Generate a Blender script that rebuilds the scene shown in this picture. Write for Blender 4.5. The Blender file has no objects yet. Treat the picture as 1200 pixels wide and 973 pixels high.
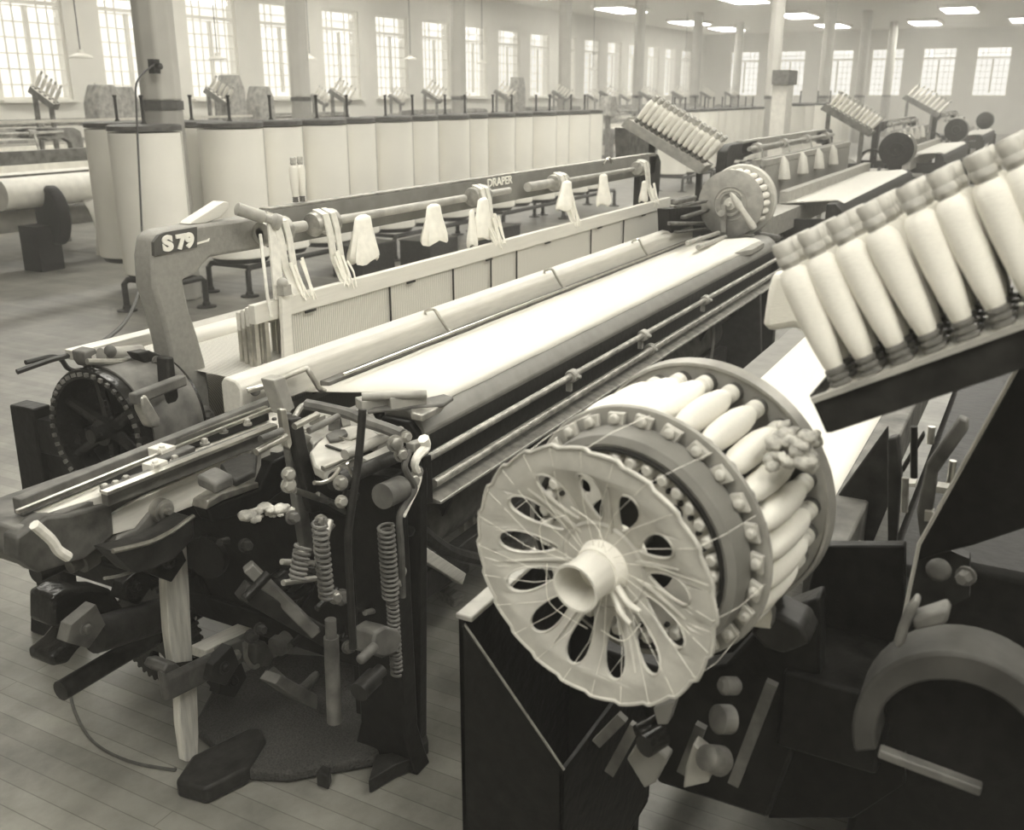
import bpy, bmesh, math, random
from mathutils import Vector, Matrix, Euler
R_ = random.Random(7)
PI = math.pi
col = bpy.context.scene.collection
# ------------------------------------------------------------------ camera model
FPX, CX, CY, VPX, HY, CH = 1150., 600., 486.5, 1250., 110., 1.9
th = math.atan((CY-HY)/FPX); ph = math.atan((VPX-CX)/math.hypot(FPX, CY-HY))
Zv = Vector((0, 0, 1))
Fv = Vector((math.cos(ph), math.sin(ph), 0))*math.cos(th) - Zv*math.sin(th)
Rv = Fv.cross(Zv).normalized(); Uv = Rv.cross(Fv); Cv = Vector((0, 0, CH))
def T(u, v, ax, val, off=(0, 0, 0)):
    "point of the place seen at (u,v) of the photograph that lies in the plane ax=val"
    d = Fv*FPX + Rv*(u-CX) + Uv*(CY-v); i = 'xyz'.index(ax)
    return Cv + d*((val-Cv[i])/d[i]) + Vector(off)
# ------------------------------------------------------------------ materials
MATS = {}
def mat(name, g, rough=.6, metal=0., var=.0, scale=20., bump=0., tint=(1., .975, .89), stretch=(1, 1, 1), spec=.5, lo=None, kind='noise', detail=6):
    m = bpy.data.materials.new(name); m.use_nodes = True; nt = m.node_tree; N = nt.nodes; L = nt.links
    b = N['Principled BSDF']; b.inputs['Roughness'].default_value = rough; b.inputs['Metallic'].default_value = metal
    b.inputs['Specular IOR Level'].default_value = spec
    c1 = tuple(g*t for t in tint)+(1,); b.inputs['Base Color'].default_value = c1
    if var or bump:
        tc = N.new('ShaderNodeTexCoord'); mp = N.new('ShaderNodeMapping'); mp.inputs['Scale'].default_value = stretch
        L.new(tc.outputs['Object'], mp.inputs['Vector'])
        if kind == 'wave':
            t = N.new('ShaderNodeTexWave'); t.inputs['Scale'].default_value = scale; t.inputs['Distortion'].default_value = .6
            t.inputs['Detail'].default_value = 2
        else:
            t = N.new('ShaderNodeTexNoise'); t.inputs['Scale'].default_value = scale; t.inputs['Detail'].default_value = detail
        L.new(mp.outputs[0], t.inputs['Vector']); fac = t.outputs['Fac']
        if var:
            r = N.new('ShaderNodeValToRGB'); k0 = max(0, g*(1-var)); k1 = min(1, g*(1+var))
            if lo is not None: k0 = lo
            r.color_ramp.elements[0].position = .3; r.color_ramp.elements[1].position = .7
            r.color_ramp.elements[0].color = tuple(k0*x for x in tint)+(1,); r.color_ramp.elements[1].color = tuple(k1*x for x in tint)+(1,)
            L.new(fac, r.inputs[0]); L.new(r.outputs[0], b.inputs['Base Color'])
        if bump:
            bp = N.new('ShaderNodeBump'); bp.inputs['Strength'].default_value = bump; bp.inputs['Distance'].default_value = .01
            L.new(fac, bp.inputs['Height']); L.new(bp.outputs[0], b.inputs['Normal'])
    MATS[name] = m; return m
mat('iron_black', .008, .42, .0, .5, 30, .25, spec=.14)
mat('iron_oily', .010, .22, .0, .5, 40, .35, spec=.4)
mat('iron_dark', .02, .45, .0, .5, 25, .3, spec=.2)
mat('iron_dusty', .11, .6, .0, .6, 14, .4, lo=.05)
mat('iron_mid', .055, .6, .0, .3, 14, .2, spec=.2)
mat('paint_grey', .27, .5, 0, .10, 60, .12)
mat('paint_rail', .2, .5, 0, .14, 14, .1)
mat('steel', .55, .3, .9, .2, 30, .1)
mat('steel_dull', .38, .45, .6, .4, 25, .2)
mat('disc_metal', .52, .5, .1, .14, 25, .12)
mat('wood_pale', .68, .55, 0, .12, 6, .15, stretch=(1, 14, 14))
mat('wood_white', .68, .5, 0, .06, 5, .1, stretch=(1, 14, 14))
mat('wood_lay', .60, .5, 0, .08, 9, .08, stretch=(1, 9, 9))
mat('wood_stick', .6, .6, 0, .2, 9, .2, stretch=(9, 9, 1))
mat('wood_dark', .14, .5, 0, .4, 9, .3, stretch=(1, 9, 9))
mat('wood_tip', .42, .5, 0, .3, 40, .1)
mat('wood_butt', .14, .35, 0, .3, 60, .1)
mat('leather', .07, .5, 0, .4, 30, .3)
mat('strap', .72, .7, 0, .12, 40, .1)
mat('cloth', .70, .8, 0, .02, 3, .05)
mat('cotton', .9, .85, 0, .06, 40, .35)
mat('yarn', .84, .75, 0, .03, 90, .25, stretch=(1, 1, 6))
mat('lint', .5, .9, 0, .5, 40, .8)
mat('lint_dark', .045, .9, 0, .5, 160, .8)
mat('heddle', .58, .55, .1, .16, 26, .3, kind='wave')
mat('harness_brown', .3, .6, 0, .4, 9, .2, kind='wave')
mat('warp', .5, .7, 0, .3, 30, .2, kind='wave')
mat('drum', .84, .7, 0, .05, 2.2, .05)
mat('drum_rim', .07, .6, 0, .4, 20, .2)
mat('tan_metal', .36, .5, .2, .2, 20, .1)
mat('concrete', .5, .8, 0, .08, 3, .1)
mat('concrete_dark', .33, .7, 0, .12, 4, .1)
mat('wall_paint', .7, .8, 0, .04, 2, .03)
mat('ceiling_paint', .75, .8, 0, .03, 2, .03)
mat('frame_white', .75, .5, 0, .04, 6, .03)
mat('rubber', .02, .5)
mat('letter_white', .9, .6)
mat('letter_patch', .07, .6)
mat('hazed_iron', .30, .6, 0, .5, 12, .2)  # far iron made lighter, so the haze of distance is in its colour
mat('hazed_dark', .16, .6, 0, .5, 12, .2)  # dark far iron, likewise paled in colour to look hazy
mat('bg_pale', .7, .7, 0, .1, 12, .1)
mat('fabric_sheet', .6, .8, 0, .1, 3, .3)
def floor_mat():
    m = bpy.data.materials.new('floor_boards'); m.use_nodes = True; nt = m.node_tree; N = nt.nodes; L = nt.links; b = N['Principled BSDF']
    tc = N.new('ShaderNodeTexCoord'); mp = N.new('ShaderNodeMapping'); mp.inputs['Rotation'].default_value = (0, 0, PI/2)
    L.new(tc.outputs['Object'], mp.inputs[0])
    br = N.new('ShaderNodeTexBrick'); br.offset = .5; br.inputs['Scale'].default_value = 1; br.inputs['Brick Width'].default_value = 1.9
    br.inputs['Row Height'].default_value = .07; br.inputs['Mortar Size'].default_value = .0016; br.inputs['Bias'].default_value = -.1
    br.inputs['Color1'].default_value = (.21, .204, .182, 1); br.inputs['Color2'].default_value = (.285, .277, .248, 1); br.inputs['Mortar'].default_value = (.13, .126, .11, 1)
    L.new(mp.outputs[0], br.inputs[0])
    n = N.new('ShaderNodeTexNoise'); n.inputs['Scale'].default_value = 2.2; n.inputs['Detail'].default_value = 9; n.inputs['Roughness'].default_value = .7
    L.new(tc.outputs['Object'], n.inputs[0]); mx = N.new('ShaderNodeMix'); mx.data_type = 'RGBA'; mx.blend_type = 'MULTIPLY'; mx.inputs[0].default_value = 1
    rp = N.new('ShaderNodeValToRGB'); rp.color_ramp.elements[0].position = .35; rp.color_ramp.elements[0].color = (.55, .55, .54, 1); rp.color_ramp.elements[1].position = .62; rp.color_ramp.elements[1].color = (1.05, 1.05, 1.04, 1)
    L.new(n.outputs[0], rp.inputs[0]); L.new(br.outputs[0], mx.inputs[6]); L.new(rp.outputs[0], mx.inputs[7]); L.new(mx.outputs[2], b.inputs['Base Color'])
    b.inputs['Roughness'].default_value = .42
    MATS['floor'] = m
floor_mat()
def emit(name, c, s):
    m = bpy.data.materials.new(name); m.use_nodes = True; nt = m.node_tree; nt.nodes.remove(nt.nodes['Principled BSDF'])
    e = nt.nodes.new('ShaderNodeEmission'); e.inputs[0].default_value = c+(1,); e.inputs[1].default_value = s
    nt.links.new(e.outputs[0], nt.nodes['Material Output'].inputs[0]); MATS[name] = m
emit('fill_glow', (1., .965, .87), 18.5)  # emission of the added ceiling panels
def glass():
    m = bpy.data.materials.new('window_glass'); m.use_nodes = True; nt = m.node_tree; N = nt.nodes; N.remove(N['Principled BSDF'])
    t = N.new('ShaderNodeBsdfTransparent'); g = N.new('ShaderNodeBsdfGlossy'); g.inputs['Roughness'].default_value = .05; x = N.new('ShaderNodeMixShader'); x.inputs[0].default_value = .06
    nt.links.new(t.outputs[0], x.inputs[1]); nt.links.new(g.outputs[0], x.inputs[2]); nt.links.new(x.outputs[0], N['Material Output'].inputs[0]); MATS['glass'] = m
glass()
# ------------------------------------------------------------------ mesh building
def frame_of(d):
    d = Vector(d).normalized(); a = Vector((0, 0, 1)) if abs(d.z) < .95 else Vector((1, 0, 0))
    s = d.cross(a).normalized(); return d, s, s.cross(d).normalized()
class MB:
    def __init__(s): s.v = []; s.f = []
    def add(s, vs, fs):
        n = len(s.v); s.v += [Vector(p) for p in vs]; s.f += [tuple(i+n for i in f) for f in fs]; return s
    def box(s, c, d, rot=(0, 0, 0)):
        m = Euler(rot).to_matrix(); h = [x/2 for x in d]; c = Vector(c)
        vs = [c + m @ Vector((i*h[0], j*h[1], k*h[2])) for i in (-1, 1) for j in (-1, 1) for k in (-1, 1)]
        return s.add(vs, [(0, 1, 3, 2), (4, 6, 7, 5), (0, 4, 5, 1), (2, 3, 7, 6), (0, 2, 6, 4), (1, 5, 7, 3)])
    def bar(s, p, q, w, h, up=(0, 0, 1)):
        p = Vector(p); q = Vector(q); d = (q-p).normalized(); up = Vector(up); sd = d.cross(up)
        if sd.length < 1e-4: sd = d.cross(Vector((0, 1, 0)))
        sd.normalize(); u = sd.cross(d); vs = [a + sd*(i*w/2) + u*(j*h/2) for a in (p, q) for i, j in ((-1, -1), (1, -1), (1, 1), (-1, 1))]
        return s.add(vs, [(3, 2, 1, 0), (4, 5, 6, 7)]+[(i, (i+1) % 4, (i+1) % 4+4, i+4) for i in range(4)])
    def prism(s, pts, vec):
        pts = [Vector(p) for p in pts]; vec = Vector(vec); n = len(pts)
        nn = Vector((0, 0, 0))
        for i in range(n): nn += pts[i].cross(pts[(i+1) % n])
        if nn.dot(vec) > 0: pts.reverse()
        return s.add(pts+[p+vec for p in pts], [tuple(range(n)), tuple(range(2*n-1, n-1, -1))]+[((i+1) % n, i, i+n, (i+1) % n+n) for i in range(n)])
    def lathe(s, o, d, prof, n=24, closed=False):
        o = Vector(o); d, a, b = frame_of(d); k = len(prof); vs = []
        for t, r in prof:
            for i in range(n):
                an = 2*PI*i/n; vs.append(o+d*t+(a*math.cos(an)+b*math.sin(an))*r)
        fs = []
        for j in range(k if closed else k-1):
            j2 = (j+1) % k
            for i in range(n): fs.append((j*n+i, j*n+(i+1) % n, j2*n+(i+1) % n, j2*n+i))
        if not closed:
            if prof[0][1] > 1e-5: fs.append(tuple(range(n-1, -1, -1)))
            if prof[-1][1] > 1e-5: fs.append(tuple(range((k-1)*n, k*n)))
        return s.add(vs, fs)
    def cyl(s, p, q, r, n=16, r2=None):
        p = Vector(p); q = Vector(q); L = (q-p).length; return s.lathe(p, q-p, [(0, r), (L, r if r2 is None else r2)], n)
    def tube(s, pts, r, n=8, smooth=0):
        pts = [Vector(p) for p in pts]
        if smooth:
            out = []
            for i in range(len(pts)-1):
                p0 = pts[max(i-1, 0)]; p1 = pts[i]; p2 = pts[i+1]; p3 = pts[min(i+2, len(pts)-1)]
                for k in range(smooth):
                    t = k/smooth; out.append(.5*((2*p1)+(p2-p0)*t+(2*p0-5*p1+4*p2-p3)*t*t+(3*p1-p0-3*p2+p3)*t**3))
            pts = out+[pts[-1]]
        m = len(pts); rs = r if isinstance(r, (list, tuple)) else None; vs = []; pa = None
        for i, p in enumerate(pts):
            d = (pts[min(i+1, m-1)]-pts[max(i-1, 0)]).normalized()
            if pa is None: _, a, b = frame_of(d)
            else:
                a = (pa-d*pa.dot(d)).normalized(); b = a.cross(d)
            pa = a; ri = (rs[0]+(rs[-1]-rs[0])*i/(m-1) if len(rs) == 2 else rs[int(i*(len(rs)-1)/(m-1))]) if rs else r
            for k in range(n):
                an = 2*PI*k/n; vs.append(p+(a*math.cos(an)+b*math.sin(an))*ri)
        fs = [(j*n+i, j*n+(i+1) % n, (j+1)*n+(i+1) % n, (j+1)*n+i) for j in range(m-1) for i in range(n)]
        fs += [tuple(range(n-1, -1, -1)), tuple(range((m-1)*n, m*n))]
        return s.add(vs, fs)
    def spring(s, p, q, R, r, turns):
        p = Vector(p); q = Vector(q); d, a, b = frame_of(q-p); L = (q-p).length; n = int(turns*12)
        return s.tube([p+d*(L*i/n)+(a*math.cos(i*PI/6)+b*math.sin(i*PI/6))*R for i in range(n+1)], r, 6)
    def ball(s, c, r, n=12):
        r = r if isinstance(r, (tuple, list)) else (r, r, r); k = 8; c = Vector(c); vs = []; fs = []
        for j in range(1, k):
            for i in range(n):
                a = PI*j/k; t = 2*PI*i/n; vs.append(c+Vector((math.sin(a)*math.cos(t)*r[0], math.sin(a)*math.sin(t)*r[1], math.cos(a)*r[2])))
        for j in range(k-2):
            for i in range(n): fs.append((j*n+i, (j+1)*n+i, (j+1)*n+(i+1) % n, j*n+(i+1) % n))
        vs += [c+Vector((0, 0, r[2])), c-Vector((0, 0, r[2]))]; t = len(vs)-2
        for i in range(n): fs.append((t, i, (i+1) % n)); fs.append((t+1, (k-2)*n+(i+1) % n, (k-2)*n+i))
        return s.add(vs, fs)
    def bolt(s, c, d, r, h):
        d = Vector(d).normalized(); c = Vector(c); s.lathe(c-d*.003, d, [(0, r*1.35), (.006, r*1.35)], 16); return s.lathe(c, d, [(0, r), (h*.8, r), (h, r*.75)], 6)
    def build(s, name, m, parent=None, local=False, smooth=True, bev=0., angle=40):
        me = bpy.data.meshes.new(name); off = Vector((0, 0, 0))
        if parent is not None and not local: off = base_of(parent)
        me.from_pydata([tuple(p-off) for p in s.v], [], s.f); me.update(); me.validate()
        bm = bmesh.new(); bm.from_mesh(me); bmesh.ops.recalc_face_normals(bm, faces=bm.faces); bm.to_mesh(me); bm.free()
        me.materials.append(MATS[m] if isinstance(m, str) else m)
        if smooth: me.shade_smooth(); me.set_sharp_from_angle(angle=math.radians(angle))
        o = bpy.data.objects.new(name, me); col.objects.link(o)
        if parent is not None: o.parent = parent
        if bev:
            bv = o.modifiers.new('bevel', 'BEVEL'); bv.width = bev; bv.segments = 2; bv.limit_method = 'ANGLE'; bv.angle_limit = math.radians(35); bv.harden_normals = False
        return o
def base_of(o):
    p = Vector((0, 0, 0))
    while o is not None: p += o.location; o = o.parent
    return p
def tag(o, label=None, cat=None, group=None, kind=None):
    if label: o['label'] = label
    if cat: o['category'] = cat
    if group: o['group'] = group
    if kind: o['kind'] = kind
    return o
def thing(name, loc, label, cat, group=None, rot=(0, 0, 0)):
    o = bpy.data.objects.new(name, None); o.empty_display_size = .1; col.objects.link(o); o.location = loc; o.rotation_euler = rot
    return tag(o, label, cat, group)
def struct(mb, name, m, **k): return tag(mb.build(name, m, smooth=False, **k), kind='structure')
def kids(o): return [c for c in col.objects if c.parent == o]
def copy_tree(o, parent=None, label=None, km=None):
    km = km if km is not None else {}
    c = o.copy(); col.objects.link(c)
    if parent is not None: c.parent = parent
    if label: c['label'] = label
    for ch in CH_MAP.get(o.name, kids(o)): copy_tree(ch, c)
    return c
CH_MAP = {}
def text_mesh(txt, size, ext, name, m, parent, mtx, bold=0.):
    cu = bpy.data.curves.new(name, 'FONT'); cu.body = txt; cu.size = size; cu.extrude = ext; cu.offset = bold; cu.align_x = 'LEFT'
    o = bpy.data.objects.new('tmp', cu); col.objects.link(o); dg = bpy.context.evaluated_depsgraph_get(); me = bpy.data.meshes.new_from_object(o.evaluated_get(dg))
    bpy.data.objects.remove(o); me.transform(Matrix.Translation(-base_of(parent)) @ mtx); me.materials.clear(); me.materials.append(MATS[m]); me.name = name
    r = bpy.data.objects.new(name, me); col.objects.link(r); r.parent = parent; return r
def plate_mesh(outlines, thick, bev=.001, res=1):
    "flat plate with holes, outline first; lies in local xy, thickness along z"
    cu = bpy.data.curves.new('plate', 'CURVE'); cu.dimensions = '2D'; cu.fill_mode = 'BOTH'; cu.extrude = thick/2-bev; cu.bevel_depth = bev; cu.bevel_resolution = res
    for pts in outlines:
        sp = cu.splines.new('POLY'); sp.points.add(len(pts)-1); sp.use_cyclic_u = True
        for i, p in enumerate(pts): sp.points[i].co = (p[0], p[1], 0, 1)
    o = bpy.data.objects.new('tmp', cu); col.objects.link(o); dg = bpy.context.evaluated_depsgraph_get(); me = bpy.data.meshes.new_from_object(o.evaluated_get(dg))
    bpy.data.objects.remove(o); bpy.data.curves.remove(cu); me.materials.clear(); return me
def mesh_obj(me, name, m, parent=None, smooth=35):
    me.name = name; me.materials.append(MATS[m]); me.shade_smooth(); me.set_sharp_from_angle(angle=math.radians(smooth))
    o = bpy.data.objects.new(name, me); col.objects.link(o)
    if parent is not None: o.parent = parent
    return o
def circ(r, n, c=(0, 0), ph0=0): return [(c[0]+r*math.cos(2*PI*i/n+ph0), c[1]+r*math.sin(2*PI*i/n+ph0)) for i in range(n)]

# ================================================================== THE ROOM
XF, YL, YR, XB, ZC = 56., 18., -10., -7., 5.0
struct(MB().box(((XB+XF)/2, (YL+YR)/2, -.06), (XF-XB, YL-YR, .12)), 'floor', 'floor')
struct(MB().box(((XB+XF)/2, (YL+YR)/2, ZC+.06), (XF-XB, YL-YR, .12)), 'ceiling', 'ceiling_paint')
struct(MB().box(((XB+XF)/2, YR-.15, ZC/2), (XF-XB, .3, ZC)), 'wall_right', 'wall_paint')
struct(MB().box((XB-.15, (YL+YR)/2, ZC/2), (.3, YL-YR, ZC)), 'wall_back', 'wall_paint')
ZS, ZT, WW = 1.78, 4.1, 1.6
wl = MB(); wf = MB(); wins = []
PX = 2.46; x = 16.1-PX*9
xs = []
while x < XF-1: xs.append(x); x += PX
ys = []
y = -8.9
while y < YL-1: ys.append(y); y += PX
def wall_with_windows(mb, centres, a0, a1, fixed, axis):
    def bx(a, b, z0, z1):
        if axis == 'x': mb.box(((a+b)/2, fixed+.15, (z0+z1)/2), (b-a, .3, z1-z0))
        else: mb.box((fixed+.15, (a+b)/2, (z0+z1)/2), (.3, b-a, z1-z0))
    bx(a0, a1, 0, ZS); bx(a0, a1, ZT, ZC); p = a0
    for c in centres: bx(p, c-WW/2, ZS, ZT); p = c+WW/2
    bx(p, a1, ZS, ZT)
wall_with_windows(wl, xs, XB, XF, YL, 'x'); struct(wl, 'wall_left', 'wall_paint')
wall_with_windows(wf, ys, YR, YL, XF, 'y'); struct(wf, 'wall_far', 'wall_paint')
def window(i, c, axis):
    loc = (c, YL+.1, ZS) if axis == 'x' else (XF+.1, c, ZS)
    w = bpy.data.objects.new('window_%d' % i, None); col.objects.link(w); w.location = loc; w['kind'] = 'structure'
    if axis == 'y': w.rotation_euler = (0, 0, PI/2)
    if PROTO.get('w'):
        for ch in PROTO['w']:
            k = ch.copy(); col.objects.link(k); k.parent = w
        return
    H = ZT-ZS; f = MB()
    for s in (-1, 1): f.box((s*(WW/2-.03), 0, H/2), (.06, .1, H))
    f.box((0, 0, .03), (WW-.12, .1, .06)); f.box((0, 0, H-.03), (WW-.12, .1, .06)); f.box((0, 0, H-.5), (WW-.12, .08, .07)); f.box((0, 0, H/2-.2), (.09, .07, H-.72))
    mu = MB()
    for k in range(1, 3):
        for s in (-1, 1): mu.box((s*(.045+k*.23), 0, H/2), (.022, .03, H-.13))
    for k in range(1, 8): mu.box((0, 0, k*H/8), (WW-.13, .028, .022))
    a = f.build('window_frame', 'frame_white', w, local=True, smooth=False); b = mu.build('muntins', 'frame_white', w, local=True, smooth=False)
    g = MB().box((0, .012, H/2), (WW-.13, .004, H-.13)).build('glass', 'glass', w, local=True, smooth=False)
    s = MB().box((0, -.14, -.02), (WW+.16, .2, .05)).build('window_sill', 'frame_white', w, local=True, smooth=False)
    PROTO['w'] = [a, b, g, s]
PROTO = {}
n = 1
for c in xs[6:]: window(n, c, 'x'); n += 1
for c in ys: window(n, c, 'y'); n += 1
for c in xs[:6]: window(n, c, 'x'); n += 1
# columns
def column(x, y, r, label, h=ZC, dark=True):
    c = thing('column', (x, y, 0), label, 'column')
    MB().lathe((0, 0, 0), (0, 0, 1), [(0, r), (1.76, r)], 8).build('lower_shaft', 'concrete_dark', c, local=True, smooth=False, bev=.02)
    MB().lathe((0, 0, 0), (0, 0, 1), [(1.76, r+.006), (1.84, r+.006)], 8).build('painted_band', 'drum_rim', c, local=True, smooth=False)
    MB().lathe((0, 0, 0), (0, 0, 1), [(1.84, r-.002), (h-.001, r-.002)], 8).build('upper_shaft', 'concrete', c, local=True, smooth=False, bev=.02)
    return c
c = column(6.82, 7.32, .185, 'thick concrete column with dark painted band beside the white drums')
sw = MB().box((6.60, 7.13, 2.13), (.07, .07, .12)).lathe((6.60, 7.09, 2.13), (0, -1, 0), [(0, .03), (.04, .028), (.05, .015)], 12).build('switch_box', 'iron_dark', c)
for i, (x, y) in enumerate(((16.2, 13.5), (22.3, 13.5), (28.5, 13.5), (34.6, 13.5), (41, 13.5), (47, 13.5), (29.0, 7.3), (36, 7.3), (43, 7.3), (50, 7.3))):
    side = 'near the window wall' if y > 10 else 'beyond the drums'
    column(x, y, .2, 'pale concrete column %s, %s one of its line from the left' % (side, ['first', 'second', 'third', 'fourth', 'fifth', 'sixth'][i if i < 6 else i-6]))
# glowing ceiling panels, added to brighten the looms, drums and window wall
def lamp(x, y):
    if 'l' in PROTO:
        o = copy_tree(PROTO['l']); o.location = (x, y, ZC); return o
    o = thing('fill_ceiling_light', (x, y, ZC), 'added glowing panel under the pale ceiling, brightening the looms below', 'light', 'added ceiling lights')
    MB().box((0, 0, -.06), (2.7, 1.3, .118)).build('housing', 'frame_white', o, local=True, smooth=False)
    MB().box((0, 0, -.13), (2.5, 1.1, .02)).build('fill_panel', 'fill_glow', o, local=True, smooth=False)
    PROTO['l'] = o; return o
for x, ys_ in ((-1.2, (-2.0, 1.0)), (3.2, (-1.5, 3.4)), (8, (-1, 3.4, 10)), (11, (15.2,)), (14, (1, 5, 10)), (17, (15.2,)), (20, (1, 5, 10)), (23, (15.2,)), (27, (1, 6, 10)), (30, (15.2,)), (35, (-2, 4, 10)), (37, (15.2,)), (43, (-2, 4, 10)), (45, (15.2,)), (50, (-2, 2, 6, 10, 15))):
    for y in ys_: lamp(x, y)
# small shaded pendant lamps seen against the windows
for i, (u, v, y) in enumerate(((95, 68, 13), (255, 70, 14), (363, 70, 15), (481, 70, 15), (565, 75, 15), (695, 82, 15), (803, 70, 14))):
    p = T(u, v, 'y', y); o = thing('pendant_lamp', p, 'small white enamel lamp shade hanging by the windows, %s from the left' % ['first', 'second', 'third', 'fourth', 'fifth', 'sixth', 'seventh'][i], 'lamp')
    MB().lathe((0, 0, 0), (0, 0, 1), [(0, .17), (.03, .16), (.07, .05), (.12, .04), (.12, .03), (.07, .04), (.025, .15), (0, .165)], 20, True).build('shade', 'frame_white', o, local=True)
    MB().cyl((0, 0, .1), (0, 0, ZC-p.z), .008, 6).build('stem', 'iron_dark', o, local=True)

# ================================================================== BOBBINS
def bobbin_parts(o, body, tip, butt, prof_body, prof_tip, prof_butt, n=16):
    MB().lathe((0, 0, 0), (0, 0, 1), prof_body, n).build('yarn', body, o, local=True)
    MB().lathe((0, 0, 0), (0, 0, 1), prof_tip, n).build('tip', tip, o, local=True)
    MB().lathe((0, 0, 0), (0, 0, 1), prof_butt, n).build('butt', butt, o, local=True)
tray_bob = thing('bobbin', (0, 0, 0), 'x', 'bobbin')
bobbin_parts(tray_bob, 'yarn', 'wood_tip', 'wood_butt',
    [(.026, .011), (.03, .0140), (.06, .018), (.11, .0222), (.15, .0232), (.168, .0222), (.178, .018), (.183, .0125)],
    [(.18, .0125), (.188, .0135), (.19, .0155), (.198, .0155), (.200, .014), (.216, .0155), (.221, .0135)],
    [(0, .013), (.002, .0155), (.006, .0155), (.0075, .0125), (.010, .0125), (.0115, .0155), (.0155, .0155), (.017, .0125), (.0195, .0125), (.021, .0152), (.025, .0152), (.028, .012)])
BOBS = {'tray': tray_bob}
kid_cache = {}
def kc(o):
    if o.name not in kid_cache: kid_cache[o.name] = kids(o)
    return kid_cache[o.name]
used = set()
def place_bob(kind, p, d, label, group, roll=0., scale=1.):
    b = BOBS[kind]; ch = kc(b)
    if kind in used:
        o = b.copy(); col.objects.link(o)
        for k in ch:
            q = k.copy(); col.objects.link(q); q.parent = o
    else: o = b; used.add(kind)
    o.location = p; o.rotation_mode = 'QUATERNION'; o.rotation_quaternion = Vector(d).to_track_quat('Z', 'Y'); o.scale = (scale,)*3
    o['label'] = label; o['category'] = 'bobbin'; o['group'] = group; return o
bat_bob = thing('bobbin', (0, 0, 0), 'x', 'bobbin')
bobbin_parts(bat_bob, 'yarn', 'wood_pale', 'tan_metal',
    [(.014, .012), (.020, .0165), (.045, .0215), (.085, .0238), (.12, .0228), (.148, .0185), (.162, .013), (.166, .009)],
    [(.162, .0115), (.168, .0125), (.171, .0155), (.176, .0155), (.178, .0135), (.181, .0155), (.187, .0155), (.191, .012)],
    [(0, .012), (.003, .014), (.007, .014), (.009, .011), (.012, .0135), (.017, .0125)], 20)
BOBS['battery'] = bat_bob
far_bob = thing('bobbin', (0, 0, 0), 'x', 'bobbin')
MB().lathe((0, 0, 0), (0, 0, 1), [(.01, .013), (.05, .017), (.13, .022), (.165, .02), (.18, .012), (.181, .009)], 10).build('yarn', 'yarn', far_bob, local=True)
MB().lathe((0, 0, 0), (0, 0, 1), [(.18, .01), (.2, .013), (.215, .011)], 8).build('tip', 'wood_tip', far_bob, local=True)
MB().lathe((0, 0, 0), (0, 0, 1), [(0, .015), (.011, .015), (.02, .011)], 8).build('butt', 'wood_butt', far_bob, local=True)
BOBS['far'] = far_bob
ORD = ['first', 'second', 'third', 'fourth', 'fifth', 'sixth', 'seventh', 'eighth', 'ninth', 'tenth', 'eleventh', 'twelfth', 'thirteenth', 'fourteenth', 'fifteenth', 'sixteenth', 'seventeenth', 'eighteenth', 'nineteenth', 'twentieth', 'twenty-first', 'twenty-second', 'twenty-third', 'twenty-fourth', 'twenty-fifth', 'twenty-sixth']

# ================================================================== THE NUMBERED LOOM IN THE MIDDLE
L = thing('power_loom', (2.0, 2.2, 0), 'wide cast-iron power loom numbered S 79 with bright cloth stretched across it', 'loom')
XN, XE = 2.02, 6.3
def side_frame(x, par, nm='side_frame', m='iron_black', w=.07, web=True):
    f = MB()
    def pl(pts, ww=w): f.prism([(x-ww/2, a, b) for a, b in pts], (ww, 0, 0))
    pl([(1.38, 0), (1.62, 0), (1.60, .05), (1.58, .12), (1.57, .93), (1.43, .93), (1.42, .12), (1.40, .05)])
    pl([(2.85, 0), (3.1, 0), (3.08, .08), (3.02, .15), (3.0, .9), (2.88, .9), (2.88, .15), (2.87, .05)])
    pl([(1.5, .78), (2.95, .74), (2.95, .86), (1.5, .92)], w*.8); pl([(1.5, .30), (2.95, .30), (2.95, .38), (1.5, .38)], w*.8)
    pl([(2.15, .34), (2.25, .34), (2.5, .78), (2.38, .78)], w*.6)
    if web: pl([(1.5, .36), (2.9, .36), (2.95, .8), (1.5, .85)], .02)  # solid web added as a dark mass behind the mechanism
    return f.build(nm, m, par, bev=.006)
side_frame(XN, L); side_frame(XE-.1, L)
g = MB(); g.bar((XN, 2.0, .30), (XE-.1, 2.0, .30), .06, .12); g.bar((XN, 2.9, .55), (XE-.1, 2.9, .55), .06, .12); g.build('cross_girt', 'iron_dark', L, bev=.005)
MB().bar((XN, 1.58, .42), (XE-.1, 1.58, .42), .05, .10).build('front_girt', 'iron_dark', L, bev=.005)
# breast beam
X0, X1 = 2.18, 6.28
def yz(pts, x0, x1): return MB().prism([(x0, a, b) for a, b in pts], (x1-x0, 0, 0))
yz([(1.50, 1.018), (1.475, .99), (1.465, .955), (1.465, .80), (1.49, .79), (1.56, .80), (1.60, .95), (1.60, 1.02)], X0, X1).build('breast_beam', 'iron_black', L, bev=.008)
yz([(1.605, 1.048), (1.565, 1.052), (1.52, 1.045), (1.485, 1.02), (1.462, .985), (1.47, .965), (1.50, .99), (1.60, 1.0)], X0+.02, X1-.02).build('beam_cap', 'paint_rail', L, bev=.006)
yz([(1.40, .795), (1.40, .785), (1.56, .765), (1.56, .80), (1.46, .805), (1.42, .80)], X0, X1).build('beam_flange', 'steel_dull', L, bev=.003)
rod = MB().cyl((X0-.02, 1.435, .925), (X1, 1.435, .925), .012, 12); rod.build('upper_rod', 'steel_dull', L)
MB().cyl((X0, 1.425, .845), (X1, 1.425, .845), .014, 12).build('lower_rod', 'steel_dull', L)
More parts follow.
